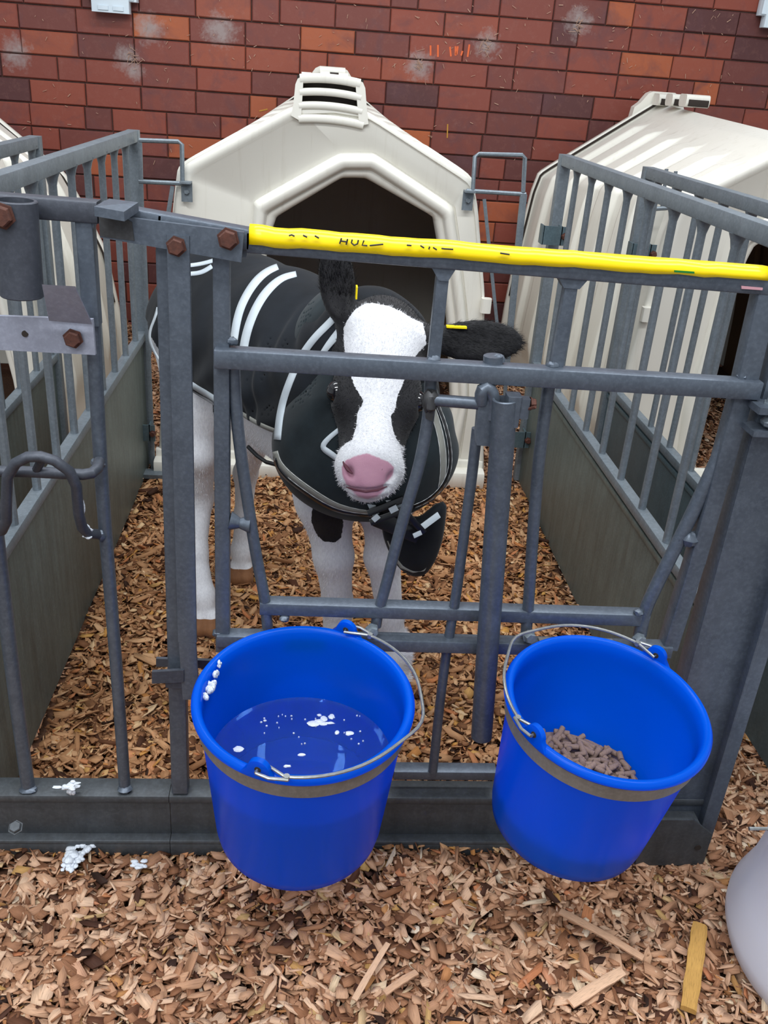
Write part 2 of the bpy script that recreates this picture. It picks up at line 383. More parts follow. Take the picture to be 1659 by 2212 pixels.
def electrical_box(px, py, w, label):
    c = PY(px, py, WALLY); r = empty('electrical_box', c, label, 'electrical box')
    mb = MB(); mb.box((c[0]+w/2+.003, WALLY-.03, c[2]+.20), w, .06, .28, .012); mb.build('housing', M_BOX, r)
    mb = MB(); mb.box((c[0]+w/2-.003, WALLY-.062, c[2]+.19), w-.012, .012, .25, .004); mb.box((c[0]+w/2-.002, WALLY-.045, c[2]+.042), w-.055, .05, .058, .004); mb.build('cover', M_BOX, r)
    for dx in (-.032, .032):
        mb = MB(); mb.box((c[0]+w/2+dx, WALLY-.072, c[2]+.03), .045, .008, .016, .002); mb.build('clip', M_BOX, r)
electrical_box(193, 32, .215, 'pale grey electrical box high on brick wall, at the upper left above the pens')
electrical_box(1622, 66, .23, 'pale grey electrical box on brick wall at the far upper right corner')

# ------------------------------------------------------------------ bedding of wood chips
def chips(name, regions, dens, mat, seed, label, scale=1.0, lift=0.0):
    rs = np.random.default_rng(seed); Vs = []; Fs = []; Rn = []; G = []; nv = 0
    sets = []
    for (x0, x1, y0, y1, k) in regions:
        n = int((x1-x0)*(y1-y0)*dens*k); x = rs.uniform(x0, x1, n); y = rs.uniform(y0, y1, n); sets.append(np.stack([x, y, rs.random(n)], 1))
    C = np.concatenate(sets); n = len(C)
    L = np.exp(rs.normal(np.log(.0215), .40, n))*scale; L = np.clip(L, .007, .060); sl = rs.random(n) < .38; L = np.where(sl, np.clip(L*1.35, .01, .075), L); Wd = L*np.where(sl, rs.uniform(.10, .24, n), np.clip(rs.normal(.48, .17, n), .2, .95)); Wd = np.clip(Wd, .0025, .019*scale); T = np.clip(Wd*.2, .001, .003)
    ang = rs.uniform(0, 2*pi, n); tx = rs.normal(0, .30, n); ty = rs.normal(0, .36, n)
    z = hgt(C[:, 0], C[:, 1])+C[:, 2]*.022-.004+lift
    ux = np.array([-.5, -.28, .30, .5, .22, -.36]); uy = np.array([-.30, -.5, -.46, .28, .5, .42])
    ux = ux[None]+rs.normal(0, .085, (n, 6)); uy = uy[None]+rs.normal(0, .085, (n, 6))
    lx, ly = ux*L[:, None], uy*Wd[:, None]
    curl = rs.normal(0, 5, n)[:, None]*lx**2
    def place(lx, ly, lz):
        x1 = lx*np.cos(ty)[:, None]+lz*np.sin(ty)[:, None]; z1 = -lx*np.sin(ty)[:, None]+lz*np.cos(ty)[:, None]
        y2 = ly*np.cos(tx)[:, None]-z1*np.sin(tx)[:, None]; z2 = ly*np.sin(tx)[:, None]+z1*np.cos(tx)[:, None]
        ca, sa = np.cos(ang)[:, None], np.sin(ang)[:, None]
        return np.stack([C[:, 0, None]+x1*ca-y2*sa, C[:, 1, None]+x1*sa+y2*ca, z[:, None]+z2], 2)
    top = place(lx, ly, curl+T[:, None]/2); bot = place(lx, ly, curl-T[:, None]/2)
    V = np.concatenate([top, bot], 1).reshape(-1, 3)
    base = np.arange(n)[:, None]*12
    quads = np.concatenate([base+np.array([i, (i+1) % 6, 6+(i+1) % 6, 6+i])[None] for i in range(6)], 0)
    # tops as two quads
    t1 = base+np.array([[0, 1, 2, 3]]); t2 = base+np.array([[3, 4, 5, 0]])
    b1 = base+np.array([[9, 8, 7, 6]]); b2 = base+np.array([[6, 11, 10, 9]])
    Q = np.concatenate([t1, t2, quads[:, ::-1], b1, b2], 0)
    me = bpy.data.meshes.new(name); me.vertices.add(len(V)); me.vertices.foreach_set('co', V.astype(np.float32).ravel())
    me.loops.add(Q.size); me.loops.foreach_set('vertex_index', Q.astype(np.int32).ravel())
    me.polygons.add(len(Q)); me.polygons.foreach_set('loop_start', np.arange(0, Q.size, 4, dtype=np.int32))
    r = rs.random(n); a = me.attributes.new('chip_rand', 'FLOAT', 'POINT'); a.data.foreach_set('value', np.repeat(r, 12).astype(np.float32))
    g = np.stack([np.concatenate([lx, lx], 1)+r[:, None]*3, np.concatenate([ly, ly], 1), np.repeat(r[:, None]*40, 12, 1)], 2).reshape(-1, 3)
    a = me.attributes.new('grain', 'FLOAT_VECTOR', 'POINT'); a.data.foreach_set('vector', g.astype(np.float32).ravel())
    me.update(); me.validate()
    o = link(name, me, mat); tag(o, label, 'wood chips', kind='stuff'); return o
chips('wood_chip_bedding', [(-.78, 1.12, -.82, -.035, 1), (.76, 1.12, -.04, .5, .9), (1.12, 1.9, -.5, .35, .6)], 21000, M_CHIP, 11, 'loose tan wood chips spread over the aisle in front of the gate')
chips('wood_chip_bedding', [(-.52, .73, -.03, 1.6, 1), (-.2, .5, 1.6, 2.2, .7)], 22000, M_CHIP_IN, 12, 'golden brown wood chips covering the pen floor around the calf')
chips('wood_chip_bedding', [(-1.5, -.54, .0, 1.7, .8), (-1.0, -.42, 1.55, 3.36, .8)], 17000, M_CHIP, 13, 'wood chips in the neighbouring pen at the left, beyond its sheet panel')
chips('wood_chip_bedding', [(.75, .96, .0, 1.7, .8), (1.0, 2.2, .3, 2.8, .7), (.60, 1.0, 1.6, 3.36, .8)], 15000, M_CHIP, 14, 'wood chips in and around the plastic hutch at the right')
def stick(p, q, w, t, name, label, cat, mat, rnd):
    p = np.array(p); q = np.array(q); d = q-p; l = np.linalg.norm(d); a = d/l; b = np.cross(a, (0, 0, 1)); b /= np.linalg.norm(b); n = np.cross(b, a)
    mb = MB(); N = 9; v = []
    for i in range(N):
        s = i/(N-1); ww = w*(1-.25*abs(s-.45))*rnd.uniform(.92, 1.08); c = p+d*s+n*.003*sin(3*s)
        for x, z in ((-.5, -.5), (.5, -.5), (.52, .3), (.3, .5), (-.34, .5), (-.5, .25)): v.append(c+b*x*ww+n*z*t)
    f = [(i*6+k, i*6+(k+1) % 6, (i+1)*6+(k+1) % 6, (i+1)*6+k) for i in range(N-1) for k in range(6)]+[tuple(range(6))[::-1], tuple(range((N-1)*6, N*6))]
    mb.add(v, f); o = mb.build(name, mat, None, 30); tag(o, label, cat)
    me = o.data; co = np.array(v); lx = (co-p)@a; ly = (co-p)@b
    at = me.attributes.new('grain', 'FLOAT_VECTOR', 'POINT'); at.data.foreach_set('vector', np.stack([lx, ly, co[:, 2]], 1).astype(np.float32).ravel())
    at = me.attributes.new('chip_rand', 'FLOAT', 'POINT'); at.data.foreach_set('value', [rnd.uniform(.3, .8)]*len(v)); return o
rn = random.Random(8)
stick(PZ(1512, 1998, .022), PZ(1487, 2182, .022), .026, .010, 'wood_stick', 'thick yellowish split stick lying on the chips beside the white tub', 'stick', M_STICK, rn)
stick(PZ(598, 1512, .018), PZ(712, 1496, .016), .011, .004, 'wood_splinter', 'long pale splinter on the chips inside the pen left of the water bucket', 'wood splinter', M_CHIP_IN, rn)
stick(PZ(900, 2100, .02), PZ(830, 2150, .02)+np.array((0, 0, .004)), .011, .004, 'wood_splinter', 'narrow slanting splinter on chips at the bottom centre of the aisle', 'wood splinter', M_CHIP, rn)
stick(PZ(1232, 2168, .02), PZ(1345, 2098, .028), .018, .005, 'wood_splinter', 'broad pale slab of wood on the aisle chips left of the yellow stick', 'wood splinter', M_CHIP, rn)
stick(PZ(1210, 1968, .02), PZ(1390, 2070, .02), .014, .004, 'wood_splinter', 'long grey brown splinter on the chips below the feed bucket', 'wood splinter', M_CHIP, rn)
stick(PZ(765, 2160, .02), PZ(838, 2038, .024), .010, .003, 'wood_splinter', 'thin upright-lying splinter on aisle chips below the water bucket', 'wood splinter', M_CHIP, rn)

# ------------------------------------------------------------------ plastic calf hutches
FY, YB = 1.62, 3.2
def Hc(L): return np.array([(PY(p[1], p[2], FY)[0], PY(p[1], p[2], FY)[2]) if p[0] == 'p' else (p[0], p[1]) for p in L])
C0 = Hc([(-.50, -.02), (-.475, .30), (-.44, .65), ('p', 374, 446), ('p', 383.5, 364), ('p', 629, 230), ('p', 711, 226), ('p', 793, 240), ('p', 1020, 386.5), ('p', 1033, 455), ('p', 1048, 634), (.572, .33), (.618, -.02)])
C1 = Hc([(-.205, -.02), (-.235, .30), ('p', 541, 560), ('p', 545, 470), ('p', 547, 435), ('p', 732, 331.6), ('p', 771, 331), ('p', 809.5, 331.6), ('p', 981, 446), ('p', 991, 520), ('p', 1011, 700), (.528, .28), (.515, -.02)])
C2 = Hc([(-.155, 0), (-.188, .30), ('p', 557, 560), ('p', 569, 490), ('p', 574, 458), ('p', 743, 364), ('p', 773, 364), ('p', 803, 364), ('p', 958, 467), ('p', 967, 525), ('p', 988, 700), (.502, .27), (.462, 0)])
C3 = Hc([(-.13, .045), (-.160, .30), ('p', 573, 563), ('p', 587, 499), ('p', 597, 471), ('p', 738, 387), ('p', 765, 386.5), ('p', 791, 387.5), ('p', 939, 472), ('p', 949, 528), ('p', 970, 700), (.478, .25), (.435, .05)])
CB = np.array([(-.55, -.02), (-.54, .25), (-.52, .5), (-.485, .78), (-.462, .865), (-.035, 1.155), (.05, 1.212), (.135, 1.155), (.562, .865), (.585, .78), (.62, .5), (.64, .25), (.65, -.02)])
def resample(P, k, it=1):
    n = len(P); t = np.arange(n); tt = np.linspace(0, n-1, (n-1)*k+1)
    Q = np.stack([np.interp(tt, t, P[:, i]) for i in (0, 1)], 1)
    for _ in range(it): Q[1:-1] = .25*Q[:-2]+.5*Q[1:-1]+.25*Q[2:]
    return Q
CBL = np.array([(-.53, -.02), (-.51, .25), (-.46, .5), (-.37, .70), (-.32, .79), (-.02, 1.03), (.05, 1.08), (.12, 1.03), (.42, .79), (.47, .70), (.56, .5), (.60, .25), (.63, -.02)])
def hutch(dx, label, CB=CB, YB=YB, zt=0.0):
    r = empty('calf_hutch', (dx+.05, FY, 0), label, 'calf hutch', 'cream plastic calf hutches')
    K = 10; A, B, C, D = [resample(c, K)+np.array([dx, 0]) for c in (C0, C1, C2, C3)]; n = len(A)
    rings = [(A, B, 0, .07), (A, B, 0, .02), (A, B, .012, .004), (A, B, .05, 0), (A, B, .16, 0), (A, B, .19, .008), (A, B, .93, .008), (A, B, .97, .014), (A, B, 1.0, .014), (B, C, .10, .004), (B, C, .30, -.012), (B, C, .5, -.015),
             (B, C, .8, -.013), (B, C, 1, -.004), (C, D, .18, .012), (C, D, .45, .010), (C, D, .85, .018), (C, D, 1.0, .032), (C, D, 1.0, .075)]
    v = []; f = []
    for P0, P1, t, dy in rings:
        for i in range(n):
            p = P0[i]*(1-t)+P1[i]*t; v.append((p[0], FY+dy, p[1]))
    for j in range(len(rings)-1): f += [(j*n+i, j*n+i+1, (j+1)*n+i+1, (j+1)*n+i) for i in range(n-1)]
    mb = MB(); mb.add(v, f); mb.build('front_panel', M_HUTCH, r, 60)
    SF = resample(C0, 14, 3); SB = resample(CB, 14, 3); m = len(SF); ny = 190
    def shell(off, name, mat, y0):
        v = []
        for j in range(ny+1):
            s = j/ny; y = y0+(YB-y0)*s; S = SF*(1-s)+SB*s
            tan = np.gradient(S, axis=0); tan /= np.linalg.norm(tan, axis=1)[:, None]+1e-9; nor = np.stack([-tan[:, 1], tan[:, 0]], 1)
            k = ((y-FY-.10)/.262) % 1.0; e = min(1, max(0, (abs(k-.5)-.20)/.05)); rib = e if .10 < y-FY < 1.42 else 0
            for i in range(m):
                x, z = S[i]; top = SF[m//2, 1]*(1-s)+SB[m//2, 1]*s; roof = min(1, max(0, (top-.075-z)/.03)); low = min(1, max(0, (z-.1)/.1))
                d = -.012+.022*rib*roof*low-off; v.append((x+dx+nor[i][0]*d, y, z+nor[i][1]*d))
        f = [(j*m+i, j*m+i+1, (j+1)*m+i+1, (j+1)*m+i) for j in range(ny) for i in range(m-1)]
        mb = MB(); mb.add(v, f); return mb.build(name, mat, r, 60)
    shell(0.0, 'shell', M_HUTCH, FY+.012); shell(.012, 'inside_shade_layer', M_HUTCH_SHADE, FY+.04)  # second layer carries the painted interior shade
    E_ = resample(CB, K)+np.array([dx, 0]); cen = np.array([dx+.05, .4]); k = len(E_)
    lay = [(.93, -.01), (1.0, -.01), (1.018, .0), (1.018, .025), (.985, .055)]
    v = [(cen[0]+(p[0]-cen[0])*q, YB+dy, cen[1]+(p[1]-cen[1])*q) for q, dy in lay for p in E_]
    f = [(a*k+i, a*k+i+1, (a+1)*k+i+1, (a+1)*k+i) for a in range(len(lay)-1) for i in range(k-1)]+[tuple(range(4*k, 5*k)), tuple(range(k))[::-1]]
    mb = MB(); mb.add(v, f); mb.build('back_panel', M_HUTCH, r, 50)
    mb = MB(); mb.tube([(cen[0]+(p[0]-cen[0])*1.004, YB-.016, cen[1]+(p[1]-cen[1])*1.004) for p in E_[12:-12]], .005, 6); mb.build('seam', M_VOID, r)
    # front vent tower leaning back: cheeks, curved slats with open slots
    W_ = lambda px, py, y=FY: (PY(px, py, y)[0]+dx, y, PY(px, py, y)[2])
    for poly in ([(629, 250), (634, 222), (638, 182), (643, 170), (652, 165), (655, 176), (650, 262)], [(796, 268), (793, 240), (789, 190), (784, 178), (774, 173), (768, 180), (776, 272)]):
        mb = MB(); mb.plate([W_(a, b, FY-.006) for a, b in poly], (0, .055, 0)); mb.build('vent_cheek', M_HUTCH, r, 40)
    for (xa, ya, xb, yb, hh) in ((648, 170, 778, 181, 17), (648, 199, 780, 211, 14), (646, 228, 782, 241, 14), (645, 256, 785, 270, 15)):
        mb = MB(); N = 14; pts = []
        for i in range(N+1):
            t = i/N; pts.append((xa+(xb-xa)*t, ya+(yb-ya)*t-5.5*4*t*(1-t)))
        for a, b in zip(pts[:-1], pts[1:]): mb.bar(W_(a[0], a[1], FY+.006), W_(b[0], b[1], FY+.006), hh/690., .026, (0, 1, 0), .006)
        mb.build('vent_slat', M_HUTCH, r, 60)
    for a, b in ((662, 161), (702, 159), (742, 163)):
        mb = MB(); c = W_(a, b, FY+.02); mb.box(c, .028, .03, .012, .004); mb.build('vent_ridge', M_HUTCH, r)
    mb = MB(); c = W_(712, 215, FY+.045); mb.box(c, .19, .012, .115); mb.build('vent_slot_shade', M_VOID, r)  # added dark sheet standing in for the shade between the slats
    # rear vent block on the ridge
    mb = MB(); mb.plate([(x+dx, YB+.0, z+zt) for x, z in ((-.085, 1.10), (-.075, 1.175), (-.05, 1.195), (-.02, 1.235), (.0, 1.245), (.10, 1.245), (.12, 1.235), (.15, 1.195), (.185, 1.10))], (0, .05, 0)); mb.build('rear_vent_plate', M_HUTCH, r, 40)
    for q in range(3):
        mb = MB(); y0 = YB-.05-q*.165
        mb.bar((.0+dx, y0, zt+1.214+.004*q), (.10+dx, y0, zt+1.214+.004*q), .048, .085, (0, 1, 0), .014); mb.build('rear_vent_slat', M_HUTCH, r, 60)
        mb = MB(); mb.bar((.01+dx, y0-.048, zt+1.206+.004*q), (.09+dx, y0-.048, zt+1.206+.004*q), .026, .02, (0, 1, 0), .004); mb.build('rear_vent_slot', M_VOID, r, 60)
    mb = MB(); mb.bar((-.50+dx, FY-.03, .022), (.60+dx, FY-.03, .022), .062, .06, (0, 1, 0), .014); mb.bar((-.50+dx, FY+.01, .05), (.60+dx, FY+.01, .05), .05, .03, (0, 1, 0), .01); mb.build('sill', M_HUTCH, r)
    for x, z in ((.545, .61), (-.435, .61)): mb = MB(); mb.box((x+dx, FY-.012, z), .032, .03, .045, .008); mb.build('lug', M_HUTCH, r)
    return r
hutch(0, 'cream plastic calf hutch with open doorway, behind the calf')
hutch(1.50, 'cream plastic calf hutch with ribbed side, beyond the right-hand fence panels')
hutch(-1.42, 'cream plastic calf hutch partly cut off, beyond the left-hand fence panel', CBL, 2.66, -.13)

# ------------------------------------------------------------------ pen side panels
def side_panel(x, ys, zt, zp, y0, y1, label, sheet, zb=0.0, steel=M_STEEL_OLD, post=True):
    r = empty('pen_divider', (x, (y0+y1)/2, 0), label, 'fence panel', 'galvanised side panels between the pens')
    mb = MB(); mb.bar((x, y0, zt), (x, y1, zt-.012), .030, .032, (0, 0, 1)); mb.build('top_rail', steel, r)
    for y in ys:
        mb = MB(); mb.tube([(x, y, zp), (x, y, zt-.045), (x, y, zt-.03), (x, y, zt-.018)], [.0085, .0085, .012, .017], 10); mb.build('bar', steel, r)
    mb = MB(); mb.bar((x, y0, zp), (x, y1, zp), .026, .024, (0, 0, 1)); mb.build('mid_rail', steel, r)
    mb = MB(); mb.box((x, (y0+y1)/2, (zb+zp)/2), .004, y1-y0, zp-zb, .001); mb.bar((x-.006, y0, zp-.03), (x-.006, y1, zp-.03), .014, .004, (1, 0, 0), .001); mb.build('sheet', sheet, r)
    if post:
        mb = MB(); mb.bar((x, y1, zb), (x, y1, zt+.003), .034, .034); mb.build('end_post', steel, r)
    return r
side_panel(-.53, [.005+.152*k for k in range(11)], 1.045, .452, .0, 1.655, 'galvanised barred panel with sheet steel base along the left side of the calf pen', M_SHEET)
side_panel(.74, [.075+.1575*k for k in range(10)], 1.060, .415, .0, 1.652, 'galvanised barred panel with dirty sheet base along the right side of the calf pen', M_SHEET)
side_panel(.985, [.09+.157*k for k in range(10)], 1.045, .372, .0, 1.60, 'outer galvanised barred panel with cleaner bluish sheet, beyond the right-hand pen side', M_SHEET2)
side_panel(-.78, [.10+.157*k for k in range(10)], 1.02, .40, .1, 1.55, 'outer galvanised barred panel at the far left, next to the left hutch', M_SHEET)

# links between fence ends and hutches
def bracket(px_loop, hx, hy, bx, label, y=1.60, foot=None, dy=0):
    a = [PY(*p, y) for p in px_loop]
    r = empty('fence_link', (a[0][0], y, 0), label, 'fence link', 'wire links between fence and hutch')
    mb = MB(); mb.tube(a, .0065, 8); mb.build('loop', M_STEEL_OLD, r)
    mb = MB(); mb.tube([PY(*p, y) for p in hx], .0065, 8); mb.build('crossbar', M_STEEL_OLD, r)
    for q in hy:
        mb = MB(); mb.bar(PY(*q[0], y), PY(*q[1], y), q[2], q[2]*.6); mb.build('upright', M_STEEL_OLD, r)
    if bx:
        c = PY(*bx, FY-.01); mb = MB(); mb.box((c[0], FY-.014, c[2]), .032, .006, .058, .001); mb.bar((c[0], FY-.016, c[2]+.027), (c[0], FY-.05, c[2]+.027), .032, .005, (0, 0, 1), .001); mb.build('hutch_bracket', M_STEEL_OLD, r)
        mb = MB(); mb.hexbolt((c[0], FY-.017, c[2]), .008, (0, -1, 0), .01); mb.build('bolt', M_STEEL_OLD, r)
    return r
bracket([(301, 303), (385, 306), (393, 312), (394, 392)], [(300, 392), (405, 397)], [((302, 303), (307, 465), .012), ((308, 460), (331, 1018), .014), ((373, 402), (362, 470), .012), ((362, 470), (320, 790), .010)], (404, 413), 'wire loop link bolting the left fence end to the middle hutch')
bracket([(1021, 415), (1026, 338), (1034, 333), (1128, 335), (1134, 342), (1130, 415)], [(1008, 412), (1136, 420)], [((1131, 420), (1090, 830), .020), ((1046, 430), (1084, 800), .010), ((1092, 830), (1085, 990), .012)], (1010, 432), 'wire loop link bolting the right fence end to the middle hutch')
bracket([(1405, 452), (1400, 520)], [(1402, 452), (1462, 448)], [((1460, 370), (1450, 450), .010), ((1440, 365), (1430, 450), .010)], None, 'wire loop link at the outer right fence end beside the right hutch', 1.63)
for (x, y, z) in ((.74-.03, 1.66, .86), (.985-.02, 1.58, .80)):
    pass
def clamp(c, label):
    r = empty('clamp', c, label, 'clamp', 'u-shaped steel clamps on fence posts')
    mb = MB(); x, y, z = c
    mb.box((x, y-.02, z), .075, .005, .055, .001); mb.box((x-.036, y, z), .005, .045, .055, .001); mb.box((x+.02, y, z), .005, .045, .055, .001); mb.build('bracket', M_SHEET2, r)
    mb = MB(); mb.hexbolt((x+.03, y-.023, z), .009, (0, -1, 0), .012); mb.build('bolt', M_RUST, r)
clamp(tuple(PY(1195, 507, 1.60)), 'small u-shaped clamp near the top of the right fence end post')
clamp(tuple(PY(1385, 545, 1.56)), 'u-shaped clamp with dark bolt on the outer right fence end post')
clamp(tuple(PY(312, 930, 1.58)), 'u-shaped clamp low on the left fence end post')
clamp(tuple(PY(20, 950, 1.2)), 'u-shaped clamp on the outer panel at the far left')
clamp(tuple(PY(1118, 945, 1.58)), 'u-shaped clamp low on the right fence end post')
# foot plate of left link
o = MB(); o.box(tuple(PZ(342, 1024, .012)), .11, .05, .014, .003); tag(o.build('foot_plate', M_STEEL_OLD), 'small steel foot plate on chips beside the hutch corner at left', 'foot plate')
c = PZ(1112, 905, .5)

# ------------------------------------------------------------------ front gate with headlock
def g(px, py, y=0.0): return PY(px, py, y)
gate = empty('headlock_gate', (.2, 0, 0), 'galvanised steel headlock gate with yellow tape on its top rail, in front of the calf', 'gate')
mb = MB(); mb.bar(g(220, 459), g(350, 482), .026, .030); mb.bar(g(345, 481), g(540, 516), .026, .030); mb.bar(g(535, 519), g(1659, 612), .0275, .030); mb.build('top_rail', M_STEEL, gate)
mb = MB(); mb.bar(g(479, 545), g(482, 1400), .0215, .024); mb.build('side_tube', M_STEEL, gate)
mb = MB(); mb.bar(g(1655, 620), g(1608, 820), .030, .028); mb.bar(g(1606, 830), g(1548, 1040), .028, .028); mb.bar(g(1548, 1040), g(1500, 1210), .027, .028); mb.bar(g(1500, 1210), g(1442, 1395), .026, .028)
mb.build('side_tube', M_STEEL, gate)
mb = MB(); mb.bar(g(465, 770, -.012), g(1636, 840, -.012), .0262, .028); mb.build('middle_rail', M_STEEL, gate)
mb = MB(); mb.bar(g(470, 1377, -.005), g(1446, 1402, -.005), .0215, .026); mb.build('lower_rail', M_STEEL, gate)
mb = MB(); mb.bar(g(562, 1307, .004), g(1397, 1333, .004), .0215, .026); mb.build('lower_rail', M_STEEL, gate)
def tubepx(pts, r, name, y=0.0, mat=M_STEEL, sm=3):
    P = [g(px, py, y) for px, py in pts]; Q = [P[0]]
    for a, b in zip(P[:-1], P[1:]): Q += [a+(b-a)*t for t in (.25, .75)]
    Q.append(P[-1]); Q2 = [Q[0]]
    for a, b in zip(Q[:-1], Q[1:]): Q2 += [a+(b-a)*.25, a+(b-a)*.75]
    Q2.append(Q[-1]); mb = MB(); mb.tube(Q2, r, 14); return mb.build(name, mat, gate)
mb = MB(); mb.bar(g(958, 570), g(936, 780), .0165, .018); mb.plate([g(925, 565, -.011), g(992, 570, -.011), g(968, 608, -.011), g(948, 606, -.011)], (0, .022, 0)); mb.build('headlock_bar', M_STEEL, gate)
mb = MB(); mb.bar(g(1236, 592), g(1199, 800), .0175, .018); mb.plate([g(1200, 588, -.011), g(1280, 594, -.011), g(1252, 625, -.011), g(1218, 622, -.011)], (0, .022, 0)); mb.build('headlock_bar', M_STEEL, gate)
tubepx([(931, 815), (929, 870), (921, 930), (905, 1010), (880, 1090), (855, 1180), (835, 1260), (815, 1330), (812, 1352)], .0088, 'headlock_bar')
tubepx([(1186, 830), (1176, 900), (1164, 990), (1155, 1100), (1148, 1200), (1142, 1300), (1136, 1372)], .0092, 'headlock_bar')
tubepx([(505, 795), (508, 860), (517, 960), (533, 1070), (553, 1200), (572, 1290), (578, 1355)], .0088, 'headlock_bar')
tubepx([(1598, 850), (1584, 900), (1562, 965), (1530, 1035), (1490, 1120), (1450, 1200), (1415, 1270), (1392, 1320), (1382, 1372)], .0108, 'headlock_bar')
tubepx([(1031, 925), (1018, 1040), (1003, 1150), (985, 1290), (968, 1385), (952, 1500), (935, 1665)], .0082, 'headlock_bar')
mb = MB(); mb.tube([g(1063, 780), g(1054, 840), g(1048, 900)], .0105, 12); mb.tube([g(1066, 768, -.005), g(1065, 785, -.005)], .014, 12); mb.build('hinge_stub', M_STEEL, gate)
mb = MB(); mb.tube([g(1063, 905, -.02), g(1066, 880, -.02), g(1066, 862, -.021), g(1063, 850, -.022), g(1057, 842, -.022), g(1049, 838, -.023), g(1043, 841, -.024), g(1040, 850, -.023), g(1040, 870, -.02)], .0095, 14); mb.plate([g(1036, 850, -.026), g(1062, 862, -.026), g(1062, 965, -.026), g(1030, 962, -.026), g(1028, 940, -.026)], (0, .016, 0)); mb.build('hinge_loop', M_STEEL, gate)
mb = MB(); mb.tube([g(925, 863, -.012), g(1040, 872, -.018)], .0088, 14); mb.build('locking_bolt', M_STEEL, gate)
mb = MB(); mb.blob(g(930, 866, -.012), (.012, .011, .017), 3); mb.plate([g(918, 880, -.014), g(938, 885, -.014), g(934, 910, -.014), g(920, 905, -.014)], (0, .012, 0)); mb.build('weld', M_WEAR, gate)
mb = MB(); mb.tube([g(496, 1125), g(518, 1130), g(540, 1132)], [.015, .008, .014], 12)
mb.build('tie_bar', M_STEEL, gate); mb = MB(); mb.tube([g(1462, 1160), g(1492, 1166)], .010, 12); mb.blob(g(1490, 1164, -.006), .013, 7)
for q in ((500, 737), (937, 775), (1193, 790), (1605, 812), (1078, 775), (614, 1335), (803, 1358), (1142, 1370), (1378, 1380), (965, 1395), (1380, 1322), (470, 1368)):
    w_ = MB(); w_.blob(g(q[0], q[1], -.006), (.009, .008, .006), q[0]); w_.build('weld', M_STEEL, gate)
mb.build('tie_bar', M_STEEL, gate)
for q in ((803, 1360), (1142, 1374), (1379, 1380)):
    mb = MB(); mb.hexbolt(g(q[0], q[1], -.016), .009, (.1, -1, .2), .014); mb.build('nut', M_STEEL_OLD, gate)
mb = MB(); mb.hollow(g(1091, 862, -.035), g(1040, 1592, -.035), .0176, .0142); o = mb.build('locking_pipe', M_STEEL, gate)
mb = MB(); c = g(1128, 880, -.034); mb.box(c, .018, .018, .028, .003); mb.box((c[0]-.014, c[1], c[2]-.004), .02, .026, .044, .004); mb.build('pipe_bracket', M_STEEL, gate)
mb = MB(); mb.hexbolt((c[0]+.010, c[1], c[2]+.006), .008, (1, 0, 0), .008); mb.tube([g(1122, 884, -.03), g(1140, 884, -.04), g(1157, 879, -.05)], .0022, 6); mb.build('rusty_wire', M_RUST, gate)
# posts and latch at the gate's left
mb = MB(); mb.bar(g(362, 530), g(391, 1702), .026, .028); mb.bar(g(349, 535, .01), g(380, 1702, .01), .010, .034); mb.build('post', M_STEEL, gate)
mb = MB(); mb.bar(g(385, 507, -.028), g(405, 1385, -.028), .0285, .008, (0, 1, 0), .0015); mb.bar(g(405, 1385, -.028), g(413, 1508, -.028), .0265, .008, (0, 1, 0), .0015); mb.build('latch_bar', M_STEEL, gate)
mb = MB(); mb.plate([g(213, 462, -.030), g(527, 502, -.030), g(521, 567, -.030), g(216, 513, -.030)], (0, .008, 0)); mb.plate([g(505, 497, -.0), g(540, 500, .0), g(532, 556, .0), g(505, 556, .0)], (0, .006, 0)); mb.build('latch_plate', M_STEEL, gate)
mb = MB(); mb.plate([g(213, 462, -.0315), g(262, 468, -.0315), g(285, 480, -.0315), (g(290, 520, -.0315)), g(240, 514, -.0315), g(216, 510, -.0315)], (0, .002, 0)); o = mb.build('wear_patch', M_WEAR, gate)
mb = MB(); a = g(203, 446, -.062); b = g(268, 461, -.062); a2 = PZ(236, 429, a[2]+.002); b2 = PZ(299, 437, a[2]+.002); b[2] = a[2]-.004
mb.plate([a, b, b2, a2], (0, 0, -.011)); mb.build('cap_plate', M_STEEL, gate)
for q, rr in (((381, 532), .0105), ((493, 516), .0115)):
    mb = MB(); mb.hexbolt(g(q[0], q[1], -.033), rr, (0, -1, 0), .010); mb.build('bolt', M_RUST, gate)
mb = MB(); mb.plate([g(337, 1423, .03), g(470, 1428, .03), g(470, 1445, .03), g(337, 1440, .03)], (0, .006, 0)); mb.plate([g(328, 1452, -.034), g(397, 1448, -.034), g(397, 1474, -.034), g(328, 1477, -.034)], (0, .006, 0)); mb.bar(g(390, 1440, -.0), g(390, 1462, 0), .04, .06); mb.build('guide_bracket', M_PIPE, gate)
mb = MB(); mb.bar(g(850, 1665, .01), g(1070, 1667, .01), .018, .026); mb.build('lower_rail', M_STEEL, gate)
# base channel
zb = .002; xa, xb = -1.0, .735
def channel(parent, x0, x1):
    mb = MB()
    mb.bar((x0, .006, .112), (x1, .006, .112), .016, .046, (0, 1, 0), .004); mb.bar((x0, -.006, .066), (x1, -.006, .066), .084, .006, (0, 1, 0), .001)
    mb.bar((x0, -.012, .022), (x1, -.012, .022), .010, .030, (0, 1, 0), .003); mb.bar((x0, -.024, .006), (x1, -.024, .006), .026, .006, (0, 1, 0), .001); mb.bar((x0, .0, .008), (x1, 0, .008), .010, .05)
    return mb.build('base_channel', M_BASE, parent)
channel(gate, -.215, .735)
